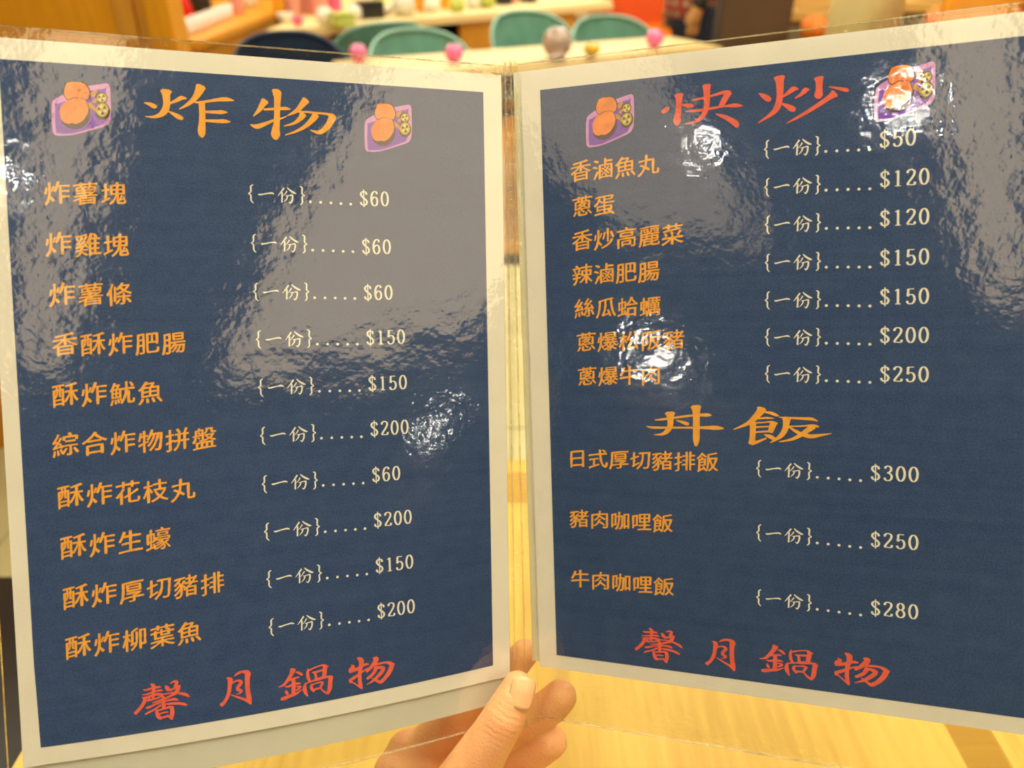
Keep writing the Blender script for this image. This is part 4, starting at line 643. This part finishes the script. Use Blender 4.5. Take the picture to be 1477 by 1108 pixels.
NUM = {
 '0': [(ell(.26, .5, .205, .46), True)],
 '1': [([(.27, .04), (.27, .5), (.27, .95)], False), ([(.27, .06), (.20, .12), (.12, .14)], False), ([(.12, .96), (.27, .96), (.42, .96)], False)],
 '2': [([(.09, .24), (.10, .12), (.25, .03), (.42, .12), (.43, .30), (.32, .52), (.16, .75), (.07, .92)], False), ([(.06, .94), (.20, .93), (.34, .95), (.44, .93)], False), ([(.44, .94), (.46, .86), (.47, .78)], False)],
 '3': [([(.09, .20), (.14, .08), (.27, .03), (.40, .12), (.41, .30), (.32, .43), (.20, .47)], False), ([(.20, .47), (.36, .52), (.45, .68), (.41, .88), (.26, .97), (.11, .91), (.07, .78)], False)],
 '5': [([(.13, .05), (.28, .06), (.43, .05)], False), ([(.13, .05), (.12, .28), (.10, .50)], False), ([(.10, .50), (.22, .40), (.38, .44), (.46, .65), (.40, .88), (.25, .97), (.11, .91), (.07, .78)], False)],
 '6': [([(.43, .20), (.40, .08), (.28, .03), (.14, .15), (.07, .40), (.07, .65), (.13, .88), (.26, .97), (.40, .88), (.45, .68), (.40, .47), (.27, .40), (.13, .50), (.08, .62)], False)],
 '8': [(ell(.26, .26, .16, .22), True), (ell(.26, .72, .20, .25), True)],
 '$': [([(.44, .26), (.40, .12), (.26, .05), (.11, .13), (.09, .30), (.22, .46), (.36, .56), (.45, .72), (.39, .89), (.25, .95), (.11, .89), (.06, .74)], False), ([(.26, -.08), (.26, .5), (.26, 1.08)], False)]}
def number(bm, txt, s, u, v, hgt, off):
    for k, ch in enumerate(txt):
        pu = u - .26 * hgt * 1.02 + k * hgt * .69
        for pts, cl in NUM[ch]:
            nib(bm, pts, lambda x, y: MINV @ surf(s, pu + x * hgt * 1.02, v - hgt / 2 + y * hgt, off), .55 if (ch == '$' and len(pts) == 3) else 1.0, cl)

# glyphs of the dish names: outlines of the built-in lettering, given the slope and uneven weight of brush writing
tcu = bpy.data.curves.new('glyph_source', 'FONT'); tcu.resolution_u = 3
tob = bpy.data.objects.new('glyph_source', tcu); COL.objects.link(tob)
GC = {}
def glyph(ch):
    if ch in GC: return GC[ch]
    tcu.body = ch; dg = bpy.context.evaluated_depsgraph_get(); dg.update()
    oe = tob.evaluated_get(dg); me = oe.to_mesh(); bm = bmesh.new(); bm.from_mesh(me); oe.to_mesh_clear()
    bmesh.ops.remove_doubles(bm, verts=bm.verts, dist=1e-4)
    cut = [e for e in bm.edges if e.calc_length() > .12]
    bmesh.ops.subdivide_edges(bm, edges=cut, cuts=3)
    bmesh.ops.triangulate(bm, faces=bm.faces[:])
    mv = {}
    for v in bm.verts:
        n = Vector((0, 0, 0))
        for e in v.link_edges:
            if len(e.link_faces) == 1:
                f = e.link_faces[0]; c = f.calc_center_median(); mid = (e.verts[0].co + e.verts[1].co) / 2
                d = (e.verts[1].co - e.verts[0].co); p = Vector((d.y, -d.x, 0)).normalized()
                if (mid - c).dot(p) < 0: p = -p
                n += p
        if n.length > 0:
            n.normalize(); q = noise.noise(Vector((v.co.x * 5, v.co.y * 5, ord(ch) * .37)))
            mv[v] = Vector((n.x * (.017 + .020 * q), n.y * (.008 + .016 * q), 0))
    for v, d in mv.items(): v.co += d
    vs_ = []
    for v in bm.verts:
        x, y = v.co.x - .5, v.co.y - .38
        y2 = y + .13 * x - .05 * x * x * 2 + .012; x2 = x + .03 * y - .03 * y * abs(y)
        vs_.append((x2, -y2))
    bm.verts.index_update()
    GC[ch] = (vs_, [tuple(v.index for v in f.verts) for f in bm.faces]); bm.free(); return GC[ch]
def word(bm, txt, s, u0, v0, u1, v1, em, off):
    n = len(txt)
    for k, ch in enumerate(txt):
        f = k / (n - 1); cu, cv = u0 + (u1 - u0) * f, v0 + (v1 - v0) * f
        vs_, fs = glyph(ch); V = [bm.verts.new(MINV @ surf(s, cu + x * em, cv + y * em, off)) for x, y in vs_]
        for fc in fs:
            try: bm.faces.new([V[i] for i in fc])
            except ValueError: pass

PAGE = {}
for s in 'LR':
    side = 'left' if s == 'L' else 'right'
    u0, u1 = (-6.0, 208.0) if s == 'L' else (-9.0, 206.0)
    pg = sheet('page', s, u0, u1, -8.5, 289.5, 0.0, M_paper, menu, 26, 34, thick=.0002)
    tag(pg, side + ' white page with a navy printed field'); PAGE[s] = pg
    sheet('printed_field', s, 0, PW, 0, PH, .00012, M_navyp, pg, 26, 34)
    # backing sheet that shows below and beside the page
    if s == 'L': bs = sheet('backing_sheet', s, -5.0, 208.5, -6.0, 303.0, -.0012, M_paper2, menu, 26, 34, thick=.0002)
    else: bs = sheet('backing_sheet', s, -13.0, 204.0, -9.8, 287.5, -.0012, M_paper, menu, 26, 34, thick=.0002)
T1 = .00022
for s, txt, a, b, c, d in ROWS:
    em = (c - a) / (len(txt) - 1) * (.95 if s == 'L' else .98)
    bm = bmesh.new(); word(bm, txt, s, a, b, c, d, min(em, 10.2), T1); flat('dish_name', bm, INK['orange'], PAGE[s])
for s, txt, a, b, c, d in PRICES:
    bm = bmesh.new(); P = placer(s, T1); k = 1.0 if s == 'L' else 1.0
    k = (c - a) / 49.4
    for st in SERVING: brush(bm, [(a + x * k, b + y, w_ * .92) for x, y, w_ in st], P, False)
    for x, y in DOTS:
        vv = [bm.verts.new(P(a + x * k + .62 * math.cos(t), b + y + .62 * math.sin(t))) for t in [math.pi * q / 6 for q in range(12)]]; bm.faces.new(vv)
    number(bm, '$' + txt, s, c, d, 6.9, T1)
    flat('price', bm, INK['white'], PAGE[s])
for g, ink in (('zha', 'orange'), ('wu', 'orange'), ('kuai', 'coral'), ('chao', 'coral'), ('dong', 'orange'), ('fan', 'orange')):
    s, sts = GLYPHS[g]; bm = bmesh.new()
    for q, st in enumerate(sts): brush(bm, st, placer(s, T1 + q * 3e-6))
    flat('heading_character', bm, INK[ink], PAGE[s])
for g in ('xin', 'yue', 'guo', 'wub'):
    for s in 'LR':
        du, dv = FOOT[g] if s == 'L' else (0, 0); bm = bmesh.new()
        for q, st in enumerate(GLYPHS[g][1]): brush(bm, [(x + du, y + dv, w_) for x, y, w_ in st], placer(s, T1 + q * 3e-6), k=.92)
        flat('footer_character', bm, INK['coral'], PAGE[s])
for s, u, v in ICON_AT:
    for q, (c, P) in enumerate(ICON):
        nm = {'lilac': 'plate_rim', 'violet': 'plate', 'dark': 'outline', 'orange': 'fried_piece', 'amber': 'garnish', 'lemon': 'lemon_slice', 'cream': 'lemon_segment'}[c]
        bm = bmesh.new(); pl = placer(s, T1 + q * 2.0e-5); vv = [bm.verts.new(pl(u + x, v + y)) for x, y in P]
        f = bm.faces.new(vv); bmesh.ops.triangulate(bm, faces=[f])
        flat('picture_' + nm, bm, INK['food' if c == 'orange' else c], PAGE[s])
bpy.data.objects.remove(tob)

# clear sleeves
M_film = film('clear_sleeve', (0.985, 0.98, 0.955), 0.075, 0.00095, 0.000016, 1.75, wscale=17.0)
M_filmb = film('sleeve_back', (0.97, 0.965, 0.92), 0.08, 0.0012, 0.00003, 1.2)
M_edge = film('sleeve_weld', (0.99, 0.97, 0.86), 0.05, 0.004, 0.0001, 2.2, wscale=120, frost=.04)
BOT = {'L': 313.0, 'R': 318.0}
for s in 'LR':
    u0, u1 = (-11.5, 209.5) if s == 'L' else (-10.5, 212.0)
    bulge = lambda a, b: .0009 * (math.sin(math.pi * a) * math.sin(math.pi * b)) ** .5 if 0 < a < 1 and 0 < b < 1 else 0
    sheet('sleeve_front', s, u0, u1, -13.0, BOT[s], .0010, M_film, menu, 30, 40, offf=bulge)
    sheet('sleeve_back', s, u0, u1, -13.0, BOT[s], -.0024, M_filmb, menu, 26, 34)
    for nm, pa in (('top_weld', [(u0 + (u1 - u0) * k / 30, -13.0) for k in range(31)]), ('bottom_weld', [(u0 + (u1 - u0) * k / 30, BOT[s]) for k in range(31)]),
                   ('side_weld', [(u0 if s == 'L' else u1, -13 + (BOT[s] + 13) * k / 30) for k in range(31)])):
        bm = bmesh.new(); P = [MINV @ surf(s, u, v, -.0006) for u, v in pa]; N = NRM[s]
        ring = []
        for i, p in enumerate(P):
            t_ = (P[min(i + 1, 30)] - P[max(i - 1, 0)]).normalized(); sd = N.cross(t_)
            ring.append([bm.verts.new(p + N * (.0010 * math.cos(q)) + sd * (.0002 * math.sin(q))) for q in [2 * math.pi * j / 8 for j in range(8)]])
        for A, B in zip(ring, ring[1:]):
            for j in range(8): bm.faces.new((A[j], A[(j + 1) % 8], B[(j + 1) % 8], B[j]))
        obj(nm, bm, M_edge, menu, True)
# folded clear spine between the sleeves, with two ridges
bm = bmesh.new(); rows = []
for j in range(61):
    v = -15.0 + (321.0 + 15) * j / 60
    A = surf('L', 209.0, v, .0006); B = surf('R', -10.0, v, .0006); N = (NRM['L'] + NRM['R']).normalized()
    prof = [(0, 0), (.06, .0010), (.16, -.0012), (.30, .0006), (.42, -.0016), (.50, .0014), (.58, -.0014), (.72, -.0006), (.86, -.0016), (.94, .0010), (1, 0)]
    wob = .0004 * math.sin(v * .11) + .0003 * math.sin(v * .37)
    rows.append([bm.verts.new(MINV @ (A.lerp(B, f) + N * (h + (wob if 0 < f < 1 else 0)))) for f, h in prof])
for a, b in zip(rows, rows[1:]):
    for i in range(10): bm.faces.new((a[i], b[i], b[i + 1], a[i + 1]))
M_spine = film('spine_film', (0.95, 0.93, 0.76), 0.06, 0.003, 0.00004, 1.8, wscale=130, frost=.05)
obj('spine', bm, M_spine, menu, True)
for k, f in enumerate((.10, .50)):
    bm = bmesh.new(); ring = []
    for j in range(61):
        v = -14.0 + 334 * j / 60
        A = surf('L', 209.0, v, .0012); B = surf('R', -10.0, v, .0012); p = MINV @ A.lerp(B, f)
        N = NRM['L']; sd = (B - A).normalized(); r = .0008
        ring.append([bm.verts.new(p + N * (r * math.cos(q)) + sd * (r * .5 * math.sin(q))) for q in [2 * math.pi * i / 8 for i in range(8)]])
    for A, B in zip(ring, ring[1:]):
        for i in range(8): bm.faces.new((A[i], A[(i + 1) % 8], B[(i + 1) % 8], B[i]))
    obj('spine_weld', bm, M_edge, menu, True)

# ---------------------------------------------------------------- the hand that holds it
M_skin = mat('skin', (0.90, 0.49, 0.21), .48, .05, 60, bump=.25, bscale=700, sss=.25, col2=(0.84, 0.40, 0.17))
def skin_creases(m, at, axis):
    nt = m.node_tree; L = nt.links.new; p = nt.nodes['Principled BSDF']; old = p.inputs['Normal'].links[0].from_socket
    geo = nd(nt, 'ShaderNodeNewGeometry'); sb = nd(nt, 'ShaderNodeVectorMath', operation='SUBTRACT'); L(geo.outputs['Position'], sb.inputs[0]); sb.inputs[1].default_value = at
    nz = nd(nt, 'ShaderNodeTexNoise'); nz.inputs['Scale'].default_value = 160; L(geo.outputs['Position'], nz.inputs['Vector'])
    dt = nd(nt, 'ShaderNodeVectorMath', operation='DOT_PRODUCT'); L(sb.outputs[0], dt.inputs[0]); dt.inputs[1].default_value = axis
    ad = nd(nt, 'ShaderNodeMath', operation='MULTIPLY_ADD'); L(nz.outputs['Fac'], ad.inputs[0]); ad.inputs[1].default_value = .0016; L(dt.outputs['Value'], ad.inputs[2])
    mu = nd(nt, 'ShaderNodeMath', operation='MULTIPLY'); L(ad.outputs[0], mu.inputs[0]); mu.inputs[1].default_value = 2 * math.pi / .0030
    si = nd(nt, 'ShaderNodeMath', operation='SINE'); L(mu.outputs[0], si.inputs[0])
    ln = nd(nt, 'ShaderNodeVectorMath', operation='LENGTH'); L(sb.outputs[0], ln.inputs[0])
    mr = nd(nt, 'ShaderNodeMapRange'); L(ln.outputs['Value'], mr.inputs[0]); mr.inputs[1].default_value = .008; mr.inputs[2].default_value = .0145; mr.inputs[3].default_value = 1; mr.inputs[4].default_value = 0
    mm = nd(nt, 'ShaderNodeMath', operation='MULTIPLY'); L(si.outputs[0], mm.inputs[0]); L(mr.outputs[0], mm.inputs[1])
    b = nd(nt, 'ShaderNodeBump'); b.inputs['Strength'].default_value = .7; b.inputs['Distance'].default_value = .00007; L(mm.outputs[0], b.inputs['Height']); L(old, b.inputs['Normal']); L(b.outputs[0], p.inputs['Normal'])
skin_creases(M_skin, (-0.00313,0.22337,0.92168), (0.4247,0.5714,0.7022))
M_nail = mat('nail', (0.88, 0.50, 0.23), .28, .03, 80)
hd = thing('person', 'left hand of a person pinching the bottom of the menu spine, thumb in front', 'person', (-0.0322,0.2411,0.8779))
HINV = -Vector(hd.location)
def H(chain): return [(Vector(p) + HINV, r) for p, r in chain]
b_ = bmesh.new()
for ch in [[((-0.1076, 0.0755, 0.8565), 0.034), ((-0.0867, 0.1465, 0.8097), 0.029), ((-0.0748, 0.2138, 0.7855), 0.026), ((-0.0547, 0.2407, 0.8237), 0.025)], [((-0.0748, 0.2138, 0.7855), 0.025), ((-0.0421, 0.2198, 0.8278), 0.02), ((-0.0249, 0.2237, 0.8725), 0.0155), ((-0.0168, 0.2264, 0.8921), 0.0128), ((-0.009, 0.2296, 0.907), 0.0112), ((-0.0039, 0.2325, 0.9165), 0.0106), ((0.0008, 0.2379, 0.9234), 0.0094), ((0.0026, 0.2421, 0.9273), 0.0076)], [((-0.0547, 0.2407, 0.8237), 0.024), ((-0.0509, 0.2618, 0.8427), 0.013), ((-0.0274, 0.2698, 0.8711), 0.01), ((-0.004, 0.2702, 0.8986), 0.009), ((0.0068, 0.2713, 0.9158), 0.0076)], [((-0.0547, 0.2407, 0.8237), 0.024), ((-0.0452, 0.2557, 0.829), 0.013), ((-0.019, 0.2598, 0.851), 0.0105), ((0.0073, 0.257, 0.8771), 0.01), ((0.0209, 0.2573, 0.891), 0.0096), ((0.0256, 0.2586, 0.8968), 0.009)], [((-0.0659, 0.2367, 0.8133), 0.024), ((-0.0442, 0.2506, 0.8168), 0.012), ((-0.0152, 0.2534, 0.8328), 0.01), ((0.0101, 0.25, 0.8579), 0.0096), ((0.0207, 0.2497, 0.8709), 0.0092)], [((-0.0698, 0.2306, 0.8033), 0.022), ((-0.0466, 0.2422, 0.8032), 0.011), ((-0.0192, 0.2446, 0.8147), 0.009), ((0.0025, 0.2415, 0.8326), 0.008400000000000001), ((0.0138, 0.2399, 0.8434), 0.0078)], [((-0.0748, 0.2138, 0.7855), 0.024), ((-0.0622, 0.2522, 0.8348), 0.017), ((-0.0589, 0.2618, 0.8427), 0.013)]]: capsules(b_, H(ch))
hand = fuse('hand', b_, M_skin, hd, .0012, 10)

nc, nt2, nn, nl = [Vector(q) for q in ((0.00459,0.2409,0.92732), (0.2537,0.6067,0.7533), (0.0421,-0.785,0.618), (0.9664,-0.1251,-0.2247))]
bm = bmesh.new(); g = []
for i in range(15):
    s_ = -1 + 2 * i / 14; row = []
    for j in range(13):
        f = -1 + 2 * j / 12; ph = f * R(44) * (1 - .35 * max(0, s_) ** 4 - .22 * max(0, -s_) ** 4); rad = .0088
        lon = s_ * .0066 + (.0011 * (1 - f * f) if s_ > .9 else 0) - (.0010 * (1 - f * f) if s_ < -.9 else 0)
        row.append(bm.verts.new(nc + HINV + nt2 * lon + nl * (rad * math.sin(ph)) + nn * (rad * math.cos(ph) + .0006 - .0016 * max(0, s_) ** 2)))
    g.append(row)
for i in range(14):
    for j in range(12): bm.faces.new((g[i][j], g[i][j + 1], g[i + 1][j + 1], g[i + 1][j]))
bmesh.ops.recalc_face_normals(bm, faces=bm.faces); bmesh.ops.solidify(bm, geom=bm.faces[:], thickness=.0003)
tag(obj('thumbnail', bm, M_nail, hd, True), 'pale thumbnail')

bm = bmesh.new(); capsules(bm, H([((-0.1076,0.0755,0.8565), .046), ((-0.094,0.1287,0.8189), .041)])); obj('sleeve', bm, mat('dark_cloth', (0.02, 0.02, 0.025), .9), hd, True)
